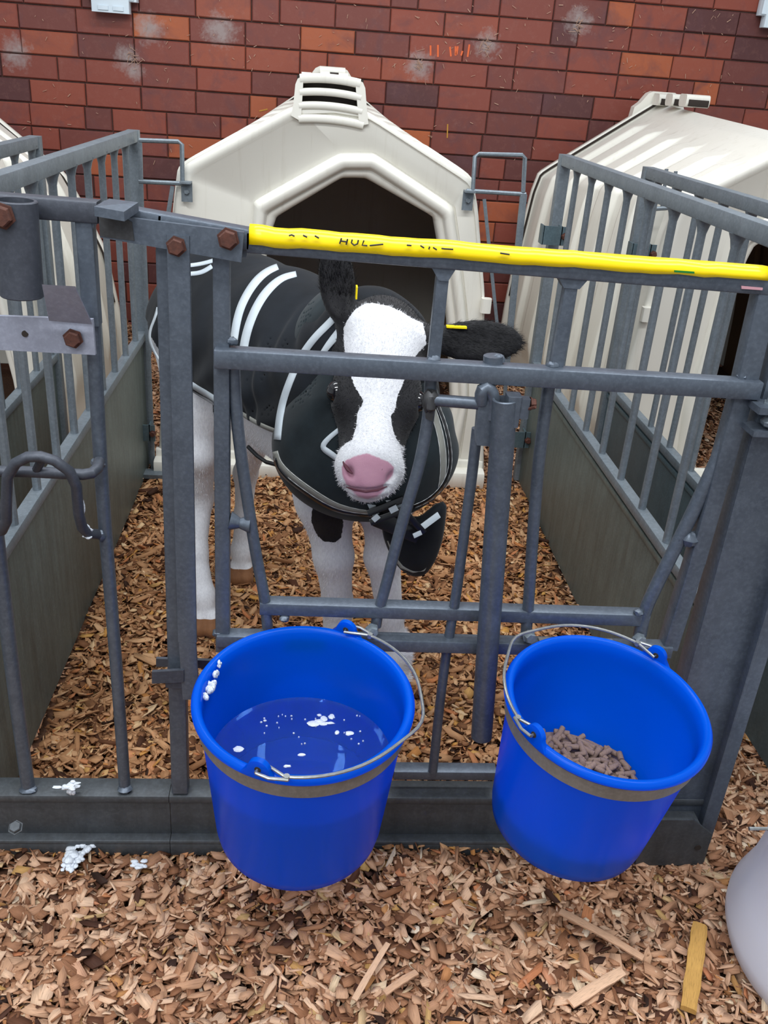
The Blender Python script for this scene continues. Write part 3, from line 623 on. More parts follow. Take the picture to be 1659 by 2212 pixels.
# yellow tape with handwriting, green scrap, pink sticker
def tape():
    rnd = random.Random(2); N = 40; v = []; rows = 5
    for i in range(N+1):
        s = i/N; px = 540+s*(1650-540)
        zt = 506+s*(590-506)
        c = g(px, zt+7, 0); wob = rnd.uniform(-.0012, .0012)
        wd = .020*(1-.35*s) if s > .02 else .016
        for k, (dy, dz) in enumerate(((.012, .0105), (-.004, .0145+wob-.003*s), (-.0165, .0110+wob-.003*s), (-.0178, .003), (-.0180, -.0075*(1-.5*s)+wob))):
            v.append((c[0], dy, c[2]+dz+.001))
    f = [(i*rows+k, i*rows+k+1, (i+1)*rows+k+1, (i+1)*rows+k) for i in range(N) for k in range(rows-1)]
    me = bpy.data.meshes.new('marking_tape'); me.from_pydata(v, [], f); me.polygons.foreach_set('use_smooth', [True]*len(f))
    o = link('marking_tape', me, M_TAPE, gate); o['label'] = 'yellow tape with black handwriting along the top rail'
    m = o.modifiers.new('thickness', 'SOLIDIFY'); m.thickness = .0012; m.offset = 1
    words = [[[(733, 521), (737, 509)], [(747, 523), (750, 511)], [(735, 515), (749, 517)]], [[(760, 512), (758, 519), (764, 524), (771, 521), (773, 513)]], [[(785, 514), (781, 524), (792, 525)]], [[(797, 525), (826, 522)]],
        [[(625, 504), (631, 502), (637, 505)]], [[(655, 503), (664, 507)]], [[(680, 504), (689, 509)]], [[(876, 524), (886, 525)]], [[(905, 525), (913, 530)]], [[(925, 527), (923, 533)]], [[(932, 529), (940, 534)]], [[(950, 531), (957, 532), (975, 533)]], [[(1075, 541), (1095, 544)]]]
    for w in words:
        mb = MB()
        for pts in w: mb.tube([g(a, b, -.0035)+np.array((0, -.0185, .0)) for a, b in pts], .0011, 5)
        mb.build('handwriting', M_INK, o)
tape()
mb = MB(); mb.plate([g(1457, 584, -.0205), g(1500, 587, -.0205), g(1500, 591, -.0205), g(1457, 588, -.0205)], (0, .002, 0)); mb.build('green_tape', M_GREEN, gate)
mb = MB(); mb.plate([g(1602, 618, -.0185), g(1648, 622, -.0185), g(1647, 627, -.0185), g(1602, 624, -.0185)], (0, .002, 0)); mb.build('sticker', M_PINK, gate)
for q in ((936, 548), (1132, 563)):
    mb = MB(); mb.tube([g(q[0], q[1], -.0175), g(q[0], q[1], -.010)], .0042, 12); mb.build('bolt_hole', M_VOID, gate)

# bucket rings are flat bands held on the gate
def axis_frame(ax):
    a = np.array(ax, float); a /= np.linalg.norm(a); u = np.cross((0, 1, 0), a); u /= np.linalg.norm(u); w = np.cross(a, u); return a, u, w   # u ~ +x, w ~ +y
def lathe(mb, c, ax, prof, seg=96):
    a, u, w = axis_frame(ax); c = np.array(c); n = len(prof)
    v = [c+a*h+r*(cos(2*pi*k/seg)*u+sin(2*pi*k/seg)*w) for r, h in prof for k in range(seg)]
    f = [(i*seg+k, i*seg+(k+1) % seg, (i+1)*seg+(k+1) % seg, (i+1)*seg+k) for i in range(n-1) for k in range(seg)]
    return mb.add(v, f)
def bucket(name, c, ax, R, Rb, h, lug_px, handle, label, ring_label):
    a, u, w = axis_frame(ax); c = np.array(c)
    r = empty(name, tuple(c-a*h), label, 'bucket', 'blue plastic buckets hung on the gate')
    Ri = R-.012
    mb = MB()
    prof = [(.0005, -h+.006), (Rb*.85, -h+.006), (Rb-.006, -h+.012), (Ri-.0035, -.02), (Ri-.002, -.004), (Ri+.001, .001), (Ri+.006, .003), (R-.003, .001), (R, -.004), (R, -.008), (R-.003, -.011),
            (Ri+.003, -.013), (Ri+.0015, -.02), (Rb+.0, -h+.03), (Rb-.003, -h+.014), (Rb-.012, -h+.004), (Rb-.03, -h), (.0005, -h)]
    lathe(mb, c, ax, prof); mb.build('bucket_body', M_BLUE, r, 60)
    lugs = []
    for ang in lug_px:
        t = radians(ang); d = cos(t)*u+sin(t)*w; e = -sin(t)*u+cos(t)*w; p = c+d*(R-.004)
        mb = MB(); N = 14; poly = [p-e*.026-a*.004]+[p+a*.008+(cos(x)*-e*.0155+sin(x)*a*.016) for x in np.linspace(0, pi, N)]+[p+e*.026-a*.004]
        mb.plate([q-d*.004 for q in poly], d*.008); mb.build('handle_lug', M_BLUE, r, 50); lugs.append((p+a*.010, d, e))
        mb = MB(); mb.tube([p+a*.010-d*.0048, p+a*.010+d*.0048], .0045, 12); mb.build('lug_hole', M_VOID, r)
    # wire handle lying along the rim
    pts = []
    a0, a1, lift, side = handle
    (p0, d0, e0), (p1, d1, e1) = lugs
    N = 40
    for i in range(N+1):
        s = i/N; t = radians(a0+(a1-a0)*s); rr = R*(1.0+.035*sin(pi*s)+.06*math.exp(-((s-side)/.07)**2)); hh = .006+lift*sin(pi*s)
        pts.append(c+rr*(cos(t)*u+sin(t)*w)+a*hh)
    pts[0] = p0; pts[-1] = p1
    P0, P1 = pts[3], pts[-4]
    hook = lambda p, d, q: [q+d*.006, (p+q)/2+d*.014-a*.004, p+d*.010, p-d*.008]
    core = pts[3:-3]
    mb = MB(); mb.tube([lugs[0][0]+lugs[0][1]*.010, lugs[0][0]-lugs[0][1]*.010]+[p-0*a for p in core]+[lugs[1][0]-lugs[1][1]*.010, lugs[1][0]+lugs[1][1]*.010], .0024, 8)
    for (p, d, e), q in ((lugs[0], core[0]), (lugs[1], core[-1])):
        mb.tube([p+d*.010, p+d*.011+(q-p)*.5, q+(q-p)*.15+d*.003], .0024, 8)
        mb.tube([q+(q-p)*.05-a*.004, q+(q-p)*.05+a*.003], .0042, 8)
    mb.build('handle', M_WIRE, r)
    # ring, part of the gate
    gr = MB(); q = .024; z1 = -.0145
    def rad(h_): return Ri+.0015+(Rb-Ri)*(-h_-.02)/(h-.05)
    lathe(gr, c, ax, [(rad(z1)+.001, z1), (rad(z1)+.0045, z1), (rad(z1-q)+.0045, z1-q), (rad(z1-q)+.001, z1-q), (rad(z1)+.001, z1)])
    b = c+w*(R-.008)+a*(-.028)
    gr.bar(b-u*.05, (b[0]-.05, .0, b[2]), .024, .005, (0, 0, 1)); gr.bar(b+u*.05, (b[0]+.05, .0, b[2]), .024, .005, (0, 0, 1))
    o = gr.build('bucket_ring', M_BAND, gate, 40); o['label'] = ring_label
    return c, a, u, w
BL = dict(c=(.0077, -.163, .4529), ax=(.0035, -.0896, 1), R=.1582, Rb=.1283, h=.2787)
BR = dict(c=(.4447, -.1791, .4601), ax=(.0609, -.1144, 1), R=.1509, Rb=.1230, h=.2603)
c1, a1_, u1, w1 = bucket('water_bucket', BL['c'], BL['ax'], BL['R'], BL['Rb'], BL['h'], (66, 249), (66, -111, .012, .5), 'blue plastic bucket of water in the left ring, foam on its rim', 'flat steel band around the water bucket')
c2, a2_, u2, w2 = bucket('feed_bucket', BR['c'], BR['ax'], BR['R'], BR['Rb'], BR['h'], (45, 212), (45, 212, .010, .55), 'blue plastic bucket of brown pellets in the right ring, tilted', 'flat steel band around the feed bucket')

# water: level surface inside the tilted left bucket
def rad_at(B, h_): return B['R']-.0155+(B['Rb']-.006-(B['R']-.0155))*(-h_-.02)/(B['h']-.032)
def water():
    zw = BL['c'][2]-.118; v = []; seg = 96; ctr = None
    pts = []
    for k in range(seg):
        t = 2*pi*k/seg; d = cos(t)*u1+sin(t)*w1
        h_ = -.118
        for _ in range(8):
            p = c1+a1_*h_+d*(rad_at(BL, h_)-.0002); h_ += (zw-p[2])/a1_[2]*.9
        pts.append(p)
    ctr = sum(pts)/seg; mb = MB()
    rings = [.001]+[k/10 for k in range(1, 11)]; v = []
    for q in rings: v += [ctr+(p-ctr)*q+np.array((0, 0, .0018*max(0, (q-.9)/.1)**2)) for p in pts]
    nb = len(rings)
    f = [(i*seg+k, i*seg+(k+1) % seg, (i+1)*seg+(k+1) % seg, (i+1)*seg+k) for i in range(nb-1) for k in range(seg)]
    # body below, following the bucket wall
    bot = []
    for j, h_ in enumerate((-.19, BL['h']*-1+.014)):
        for k in range(seg):
            t = 2*pi*k/seg; d = cos(t)*u1+sin(t)*w1; v.append(c1+a1_*h_+d*(rad_at(BL, h_)-.0003))
    f += [((nb-1+j)*seg+k, (nb-1+j)*seg+(k+1) % seg, (nb+j)*seg+(k+1) % seg, (nb+j)*seg+k) for j in range(2) for k in range(seg)]
    f.append(tuple((nb+1)*seg+k for k in range(seg))); f.append(tuple(range(seg))[::-1])
    mb.add(v, f); o = mb.build('water', M_WATER, None, 60); tag(o, 'water half filling the left blue bucket', 'water', kind='stuff')
    rnd = random.Random(4); mb = MB()
    def disk(px, py, rx, ry, seed):
        p = PZ(px, py, zw+.0012); mb.blob(p, (rx, ry, .0018), seed, 10)
    for px, py, rx, ry in ((678, 1563, .011, .009), (690, 1558, .008, .005), (700, 1553, .006, .007), (716, 1548, .005, .006), (712, 1562, .009, .003), (755, 1584, .007, .005), (728, 1583, .004, .005), (697, 1563, .008, .004), (515, 1618, .008, .006), (652, 1630, .006, .003), (572, 1557, .003, .002), (690, 1545, .004, .003), (620, 1655, .006, .003)):
        disk(px, py, rx, ry, int(px))
    for i in range(28): disk(rnd.uniform(560, 800), rnd.uniform(1540, 1610), rnd.uniform(.0008, .002), rnd.uniform(.0008, .0015), i)
    tag(mb.build('water_foam', M_FOAM, None, 60), 'small white foam islands floating on the water in the left bucket', 'foam', kind='stuff')
water()
def foam(name, pts, label, seed=0):
    rnd = random.Random(seed); mb = MB()
    for p, r in pts:
        p = np.array(p); r = np.array(r)
        for _ in range(9):
            q = np.array([rnd.gauss(0, .42), rnd.gauss(0, .42), abs(rnd.gauss(0, .25))]); k_ = rnd.uniform(.28, .6)
            mb.blob(p+q*r, r*np.array((k_, k_, k_*.8)), rnd.randint(0, 999), 10)
    o = mb.build(name, M_FOAM, None, 60); tag(o, label, 'foam', kind='stuff'); return o
def rim(px, py, B, cc, aa):  # point on the inner wall just under the rim
    n = aa; d = _ray(px, py); t = ((cc-CAM)@n)/(d@n); return CAM+d*t
foam('foam', [(rim(470, 1432, BL, c1, a1_)+np.array((.002, 0, -.004)), (.004, .006, .008)), (rim(465, 1448, BL, c1, a1_)+np.array((.001, 0, -.010)), (.005, .006, .012)), (rim(460, 1462, BL, c1, a1_)+np.array((0, 0, -.014)), (.006, .007, .014)), (rim(455, 1475, BL, c1, a1_)+np.array((-.002, 0, -.016)), (.007, .007, .013)), (rim(450, 1488, BL, c1, a1_)+np.array((-.004, 0, -.016)), (.006, .006, .010))], 'streak of white foam inside the left rim of the water bucket', 1)
foam('foam', [(PZ(180, 1822, .014), (.016, .014, .010)), (PZ(165, 1842, .012), (.018, .014, .010)), (PZ(150, 1855, .012), (.014, .016, .010)), (PZ(150, 1875, .010), (.010, .013, .008)), (PZ(185, 1838, .013), (.010, .014, .010)), (PZ(170, 1860, .012), (.010, .008, .008))], 'puddle of white foam on the chips in front of the base channel', 2)
foam('foam', [(g(152, 1702, -.03), (.012, .008, .007)), (g(155, 1715, -.03), (.007, .005, .012)), (g(160, 1700, -.012), (.018, .008, .004))], 'blob of white foam dripping off the base channel at left', 3)
foam('foam', [(PZ(300, 1868, .012), (.013, .008, .006)), (PZ(308, 1872, .012), (.008, .006, .005))], 'small greyish foam lump on the chips below the gate, left of the water bucket', 6)

# feed: crumb mound with pellets on it
def feed():
    rnd = random.Random(21); low = -.17
    def mound(x, y):   # local u,w coordinates -> height along axis: heaped towards the gate-left side
        return -.190+.026*math.exp(-((x+.0)**2+(y-.01)**2)/.006)-.04*x+.03*y
    mb = MB(); N, Rr_ = 26, 10; v = []; seg = 40
    for j in range(Rr_+1):
        for k in range(seg):
            t = 2*pi*k/seg; q = j/Rr_; h_ = -.16
            for _ in range(4):
                rr = (rad_at(BR, h_)-.002)*q; x, y = rr*cos(t), rr*sin(t); h_ = mound(x, y)-.004
            v.append(c2+a2_*h_+u2*x+w2*y)
    f = [(i*seg+k, i*seg+(k+1) % seg, (i+1)*seg+(k+1) % seg, (i+1)*seg+k) for i in range(Rr_) for k in range(seg)]
    nb = len(v)
    for k in range(seg):
        t = 2*pi*k/seg; h_ = -BR['h']+.012; rr = rad_at(BR, h_)-.002; v.append(c2+a2_*h_+u2*rr*cos(t)+w2*rr*sin(t))
    f += [(Rr_*seg+k, Rr_*seg+(k+1) % seg, nb+(k+1) % seg, nb+k) for k in range(seg)]; f.append(tuple(range(nb, nb+seg)))
    mb.add(v, f); tag(mb.build('feed_crumbs', M_PELLET, None, 60), 'brown feed crumbs under the pellets in the right bucket', 'feed', kind='stuff')
    pm = MB(); N = 8; vv = []
    for s, rr in ((-.5, .7), (-.47, 1), (0, 1.02), (.47, 1), (.5, .75)):
        for k in range(10): vv.append((.0043*rr*cos(2*pi*k/10), .0043*rr*sin(2*pi*k/10), s*.019+rnd.uniform(-.0006, .0006)))
    ff = [(i*10+k, i*10+(k+1) % 10, (i+1)*10+(k+1) % 10, (i+1)*10+k) for i in range(4) for k in range(10)]+[tuple(range(10))[::-1], tuple(range(40, 50))]
    pm.add(vv, ff); proto = pm.build('feed_pellet', M_PELLET, None, 50)
    tag(proto, 'brown cylindrical feed pellet in the heap inside the right blue bucket', 'feed pellet', 'feed pellets in the right bucket')
    first = True; cnt = 0
    while cnt < 290:
        t = rnd.uniform(0, 2*pi); q = sqrt(rnd.random())*.97; h_ = -.16
        for _ in range(3):
            rr = (rad_at(BR, h_)-.007)*q; x, y = rr*cos(t), rr*sin(t); h_ = mound(x, y)
        # keep to the heap the photo shows: left and front of the bucket are filled, it thins to the right
        p = c2+a2_*(h_+rnd.uniform(0, .010))+u2*x+w2*y
        o = proto if first else proto.copy()
        if not first: COL.objects.link(o)
        first = False; o.location = p; o.rotation_euler = (rnd.gauss(pi/2, .45), rnd.gauss(0, .5), rnd.uniform(0, 2*pi)); s = rnd.uniform(.8, 1.15); o.scale = (s, s, s*rnd.uniform(.7, 1.35)); cnt += 1
feed()

# ------------------------------------------------------------------ corner post, neighbour gate, tub
post = empty('corner_post', (.70, -.02, 0), 'wide folded steel corner post at the right end of the gate', 'post')
mb = MB(); mb.bar((.690, -.012, .03), (.690, -.012, 1.12), .095, .006, (0, 1, 0), .001); mb.bar((.645, .008, .03), (.645, .008, 1.12), .006, .040, (0, 1, 0), .001); mb.bar((.747, -.030, .03), (.747, -.030, 1.12), .022, .006, (0, 1, 0), .001); mb.bar((.735, -.022, .03), (.735, -.022, 1.12), .006, .022, (0, 1, 0), .001); mb.build('post_body', M_STEEL, post)
mb = MB(); mb.bar((.60, -.03, .085), (.72, -.03, .085), .012, .04, (0, 1, 0)); mb.plate([(.615, -.056, .0), (.742, -.056, 0), (.742, -.056, .075), (.70, -.056, .11), (.615, -.056, .11)], (0, .006, 0)); mb.build('foot_plate', M_BASE, post)
mb = MB(); mb.tube([(.722, -.0575, .045), (.722, -.054, .045)], .006, 14); mb.build('bolt_hole', M_VOID, post)
hc = g(1640, 890, -.02)
mb = MB(); mb.box((hc[0]+.02, -.03, hc[2]+.012), .075, .045, .010, .003); mb.box((hc[0]+.02, -.03, hc[2]-.022), .075, .045, .008, .003); mb.build('hinge_bracket', M_STEEL, post)
mb = MB(); mb.hexbolt((hc[0]+.012, -.034, hc[2]+.017), .013, (0, 0, 1), .013); mb.blob((hc[0]+.010, -.04, hc[2]-.006), (.014, .012, .010), 2); mb.build('bolt', M_STEEL_OLD, post)

lg = empty('side_gate', (-.45, 0, 0), 'galvanised gate section cut off at the left edge, with black pipe and pale latch plate', 'gate')
mb = MB(); mb.bar(g(-260, 421), g(215, 457), .026, .030); mb.build('top_rail', M_PIPE, lg)
mb = MB(); mb.bar(g(184, 470), g(200, 700), .0215, .022); mb.plate([g(158, 470, -.01), g(208, 474, -.01), g(198, 500, -.01), g(174, 498, -.01)], (0, .02, 0)); mb.build('upright_bar', M_STEEL, lg)
def ltube(pts, r, name, y=0.0, mat=M_STEEL):
    mb = MB(); P = [g(a, b, y) for a, b in pts]; Q = [P[0]]
    for a, b in zip(P[:-1], P[1:]): Q += [a+(b-a)*.3, a+(b-a)*.7]
    Q.append(P[-1]); mb.tube(Q, r, 14); return mb.build(name, mat, lg)
ltube([(200, 690), (206, 800), (214, 950), (224, 1100), (240, 1300), (256, 1500), (270, 1705)], .0098, 'upright_bar')
ltube([(-60, 780), (-28, 1000), (0, 1220), (30, 1480), (62, 1708)], .0112, 'upright_bar')
mb = MB(); pass
for q, rr in (((62, 1704), (.014, .012, .006)), ((270, 1702), (.012, .012, .006)), ((213, 1000), (.011, .011, .009)), ((220, 1155), (.009, .011, .011))):
    mb = MB(); mb.blob(g(q[0], q[1], -.004), rr, q[0]); mb.build('weld', M_STEEL, lg)
mb = MB(); mb.hollow(g(32, 432, -.045), g(48, 640, -.045), .0260, .0215); mb.build('pipe_sleeve', M_PIPE, lg)
mb = MB(); mb.hexbolt(g(4, 466, -.073), .013, (0, -1, 0), .010); mb.build('bolt', M_RUST, lg)
mb = MB(); mb.plate([g(-80, 680, -.035), g(200, 690, -.035), g(206, 767, -.035), g(-80, 752, -.035)], (0, .007, 0)); mb.build('latch_plate', M_PLATE, lg)
mb = MB(); a = g(106, 693, -.040); b = g(199, 701, -.040); c_ = g(165, 628, -.075); d_ = g(93, 624, -.075); mb.plate([a, b, c_, d_], (0, -.003, .006)); mb.build('latch_tab', M_PLATE, lg)
mb = MB(); mb.hexbolt(g(158, 731, -.038), .0105, (0, -1, 0), .009); mb.build('bolt', M_RUST, lg)
mb = MB(); mb.tube([g(54, 721, -.0362), g(54, 721, -.034)], .0042, 12); mb.build('bolt_hole', M_VOID, lg)
mb = MB(); mb.tube([g(-40, 1017, -.05), g(60, 1019, -.05), g(180, 1025, -.05), g(198, 1022, -.045), g(210, 1012, -.03), g(214, 996, -.01)], .0078, 12)
arch = [(-14, 1150), (4, 1146), (14, 1125), (14, 1080), (16, 1030), (34, 1000), (60, 987), (88, 986), (118, 995), (150, 1018), (165, 1050), (170, 1110), (178, 1140), (190, 1152), (220, 1155)]
ys = [-.03, -.05, -.06, -.065, -.07, -.075, -.075, -.075, -.075, -.07, -.06, -.05, -.04, -.025, -.004]
mb.tube([g(a, b, y) for (a, b), y in zip(arch, ys)], .0075, 12); mb.tube([g(78, 1016, -.05), g(92, 990, -.072)], .006, 10); mb.build('teat_bucket_holder', M_PIPE, lg)
channel(lg, -1.0, -.216)
mb = MB(); mb.hexbolt(g(34, 1788, -.05), .010, (0, -.5, 1), .008); mb.build('bolt', M_BASE, lg)
foam('foam', [(g(186, 1138, -.03), (.006, .005, .010)), (g(190, 1148, -.028), (.007, .005, .006)), (g(190, 1162, -.03), (.008, .005, .006)), (g(182, 1100, -.04), (.0015, .0015, .02)), (g(182, 1034, -.047), (.008, .004, .004))], 'milky foam drips on the curved holder of the left gate section', 9)

tub = empty('white_tub', tuple(PZ(1720, 2075, 0)), 'milky white plastic tub cut off at the right edge, standing on the chips', 'tub')
tc = np.array([.937, -.262, 0.]); mb = MB()
lathe(mb, tc, (0, 0, 1), [(.001, .034), (.19, .034), (.213, .040), (.222, .05), (.205, .10), (.195, .16), (.190, .235), (.193, .245), (.200, .247), (.203, .240), (.199, .232), (.202, .16), (.212, .10), (.229, .05), (.2285, .035), (.222, .016), (.205, .003), (.001, .003)]); mb.build('tub_body', M_TUB, tub, 60)
mb = MB(); a = PZ(1618, 1790, .25); mb.tube([tc+np.array((-.19, .02, .245)), a+np.array((.03, 0, .0)), a], .003, 8); mb.build('handle', M_WIRE, tub)
# ------------------------------------------------------------------ the calf: one continuous body surface grown from a distance field
def surface_net(F, org, h):
    S = F < 0
    nx, ny, nz = F.shape
    acc = np.zeros((nx-1, ny-1, nz-1, 3), np.float32); cnt = np.zeros((nx-1, ny-1, nz-1), np.float32)
    any_ = np.zeros((nx-1, ny-1, nz-1), bool); all_ = np.ones((nx-1, ny-1, nz-1), bool)
    for i in (0, 1):
        for j in (0, 1):
            for k in (0, 1):
                s = S[i:nx-1+i, j:ny-1+j, k:nz-1+k]; any_ |= s; all_ &= s
    act = any_ & ~all_; I = np.argwhere(act); idx = -np.ones(act.shape, np.int64); idx[act] = np.arange(len(I))
    V = np.zeros((len(I), 3)); C = np.zeros(len(I))
    for ax in range(3):
        o = [a for a in range(3) if a != ax]
        for b in (0, 1):
            for c in (0, 1):
                p = I.copy(); p[:, o[0]] += b; p[:, o[1]] += c; q = p.copy(); q[:, ax] += 1
                fa = F[p[:, 0], p[:, 1], p[:, 2]]; fb = F[q[:, 0], q[:, 1], q[:, 2]]; m = (fa < 0) != (fb < 0)
                t = np.where(m, fa/np.where(m, fa-fb, 1), 0); x = p.astype(float); x[:, ax] += t
                V[m] += x[m]; C[m] += 1
    V /= C[:, None]; Q = []
    for ax in range(3):
        a = [slice(None)]*3; b = [slice(None)]*3; a[ax] = slice(0, -1); b[ax] = slice(1, None)
        sa, sb = S[tuple(a)], S[tuple(b)]; E = np.argwhere(sa != sb); flip = sa[E[:, 0], E[:, 1], E[:, 2]]
        o = [(ax+1) % 3, (ax+2) % 3]
        ok = (E[:, o[0]] > 0) & (E[:, o[1]] > 0) & (E[:, o[0]] < F.shape[o[0]]-1) & (E[:, o[1]] < F.shape[o[1]]-1); E = E[ok]; flip = flip[ok]
        c = []
        for da, db in ((0, 0), (-1, 0), (-1, -1), (0, -1)):
            e = E.copy(); e[:, o[0]] += da; e[:, o[1]] += db; c.append(idx[e[:, 0], e[:, 1], e[:, 2]])
        q = np.stack(c, 1); q[~flip] = q[~flip][:, ::-1]; Q.append(q)
    Q = np.concatenate(Q); Q = Q[(Q >= 0).all(1)]
    return V*h+np.array(org), Q
def smin(a, b, k):
    h = np.clip(.5+.5*(b-a)/k, 0, 1); return b*(1-h)+a*h-k*h*(1-h)
def smax(a, b, k): return -smin(-a, -b, k)
def d_cone(P, a, b, r1, r2):
    a = np.array(a, float); b = np.array(b, float); ba = b-a; t = np.clip(((P-a)@ba)/(ba@ba), 0, 1)
    return np.linalg.norm(P-a-t[..., None]*ba, axis=-1)-(r1+(r2-r1)*t)
def d_ell(P, c, R, Bs=None):
    q = P-np.array(c, float)
    if Bs is not None: q = np.stack([q@Bs[0], q@Bs[1], q@Bs[2]], -1)
    R = np.array(R, float); k0 = np.linalg.norm(q/R, axis=-1); k1 = np.linalg.norm(q/(R*R), axis=-1)
    return np.where(k1 > 1e-9, k0*(k0-1)/np.maximum(k1, 1e-9), -R.min())
def basis(a, n):
    a = np.array(a, float); a /= np.linalg.norm(a); n = np.array(n, float); n -= a*(n@a); n /= np.linalg.norm(n); return (a, np.cross(n, a), n)
# head frame: u down the face, v across, w out of the face
HP = PY(838, 660, .335); HM = PY(799, 1054, .135); e1 = HM-HP; HL = np.linalg.norm(e1); e1 /= HL
e2 = np.array((1, .03, 0.)); e2 -= e1*(e2@e1); e2 /= np.linalg.norm(e2); e3 = np.cross(e1, e2)
if e3[1] > 0: e3 = -e3
HB = (e1, e2, e3)
def hw(u, v, w): return HP+e1*u*HL+e2*v+e3*w      # u as a share of the head length
A0, B0, C0 = (.10, .47, .655), (-.05, .70, .685), (-.205, .93, .690)
torso = [('c', A0, B0, .150, .158, .05), ('c', B0, C0, .158, .160, .05), ('c', (.0, .62, .74), (-.19, .92, .765), .085, .085, .05)]
prims = list(torso)+[
    ('c', (.08, .50, .70), (.115, .40, .80), .125, .085, .05), ('c', (.115, .40, .80), tuple(hw(.16, 0, -.115)), .085, .068, .04),
    ('e', hw(.19, 0, -.075), (.098, .075, .074), .03), ('e', hw(.26, 0, -.046), (.095, .064, .046), .02),
    ('e', hw(.455, .055, -.052), (.042, .026, .032), .02), ('e', hw(.455, -.055, -.052), (.042, .026, .032), .02),
    ('c', hw(.40, 0, -.064), hw(.80, 0, -.050), .056, .044, .03),
    ('e', hw(.56, .032, -.095), (.080, .034, .045), .03), ('e', hw(.56, -.030, -.095), (.080, .033, .045), .03),
    ('e', hw(.855, 0, -.050), (.047, .060, .043), .02), ('e', hw(.93, 0, -.052), (.027, .044, .036), .015),
    ('c', hw(.45, 0, -.125), hw(.86, 0, -.098), .042, .030, .03), ('e', hw(.94, 0, -.096), (.022, .034, .019), .006),
    # ears
    ('c', (.185, .355, .838), (.235, .355, .835), .026, .022, .02), ('e', (.296, .355, .836), (.082, .037, .0125), .012, basis((1, .08, .02), (0, -.92, .38))),
    ('c', (.072, .35, .865), (.052, .352, .885), .024, .021, .02), ('e', (.041, .358, .925), (.066, .0315, .0135), .012, basis((-.13, .12, .98), (-.15, -.98, .1))),
    # front legs
    ('c', (.035, .475, .60), (.040, .455, .47), .085, .060, .04), ('c', (.040, .455, .47), (.062, .445, .34), .054, .039, .03), ('c', (.062, .445, .34), (.076, .452, .22), .039, .031, .02), ('c', (.076, .452, .22), (.082, .452, .10), .031, .033, .02), ('c', (.082, .452, .10), (.082, .438, .045), .031, .027, .02),
    ('c', (.165, .480, .60), (.165, .460, .47), .080, .052, .04), ('c', (.165, .460, .47), (.166, .447, .34), .050, .036, .03), ('c', (.166, .447, .34), (.190, .450, .20), .035, .028, .02), ('c', (.190, .450, .20), (.208, .442, .10), .027, .031, .02), ('c', (.208, .442, .10), (.213, .428, .045), .029, .026, .02),
    # hind legs
    ('c', (-.245, .88, .66), (-.262, .80, .53), .115, .072, .05), ('c', (-.262, .80, .53), (-.248, .745, .43), .065, .040, .03), ('c', (-.248, .745, .43), (-.252, .790, .30), .038, .029, .02), ('c', (-.252, .790, .30), (-.256, .735, .18), .028, .0225, .02), ('c', (-.256, .735, .18), (-.238, .685, .085), .0225, .027, .02), ('c', (-.238, .685, .085), (-.230, .665, .045), .026, .025, .02),
    ('c', (-.13, .95, .66), (-.12, .88, .53), .110, .070, .05), ('c', (-.12, .88, .53), (-.128, .855, .43), .062, .040, .03), ('c', (-.128, .855, .43), (-.156, .945, .30), .038, .029, .02), ('c', (-.156, .945, .30), (-.160, .935, .18), .028, .0225, .02), ('c', (-.160, .935, .18), (-.163, .920, .085), .0225, .027, .02), ('c', (-.163, .920, .085), (-.164, .905, .045), .026, .025, .02),
    ('c', (.03, .56, .58), (-.10, .78, .575), .115, .105, .06), ('c', (-.33, 1.02, .74), (-.345, 1.05, .55), .022, .014, .02)]
for x, y in ((.082, .432), (.214, .420), (-.229, .655), (-.165, .897)):
    for s in (-1, 1): prims.append(('c', (x+s*.012, y+.004, .046), (x+s*.014, y-.014, .020), .019, .021, .004))
cuts = [('e', hw(.915, -.034, -.018), (.011, .006, .014), .006, basis(e1*.9+e2*.42, e3+.6*e1)), ('e', hw(.915, .034, -.018), (.011, .006, .014), .006, basis(e1*.9-e2*.42, e3+.6*e1)),
        ('e', hw(.462, -.080, -.046), (.019, .016, .016), .008), ('e', hw(.462, .080, -.046), (.019, .016, .016), .008),
        ('e', (.300, .341, .842), (.066, .024, .008), .008, basis((1, .08, .02), (0, -.92, .38))), ('e', (.040, .343, .925), (.050, .017, .008), .008, basis((-.13, .12, .98), (-.15, -.98, .1)))]
def prim_d(P, p):
    if p[0] == 'c': return d_cone(P, p[1], p[2], p[3], p[4]), p[5]
    Bs = p[4] if len(p) > 4 else (HB if (p[2] in HEADR) else None)
    return d_ell(P, p[1], p[2], Bs), p[3]
HEADR = set(p[2] for p in prims+cuts if p[0] == 'e' and len(p) == 4)
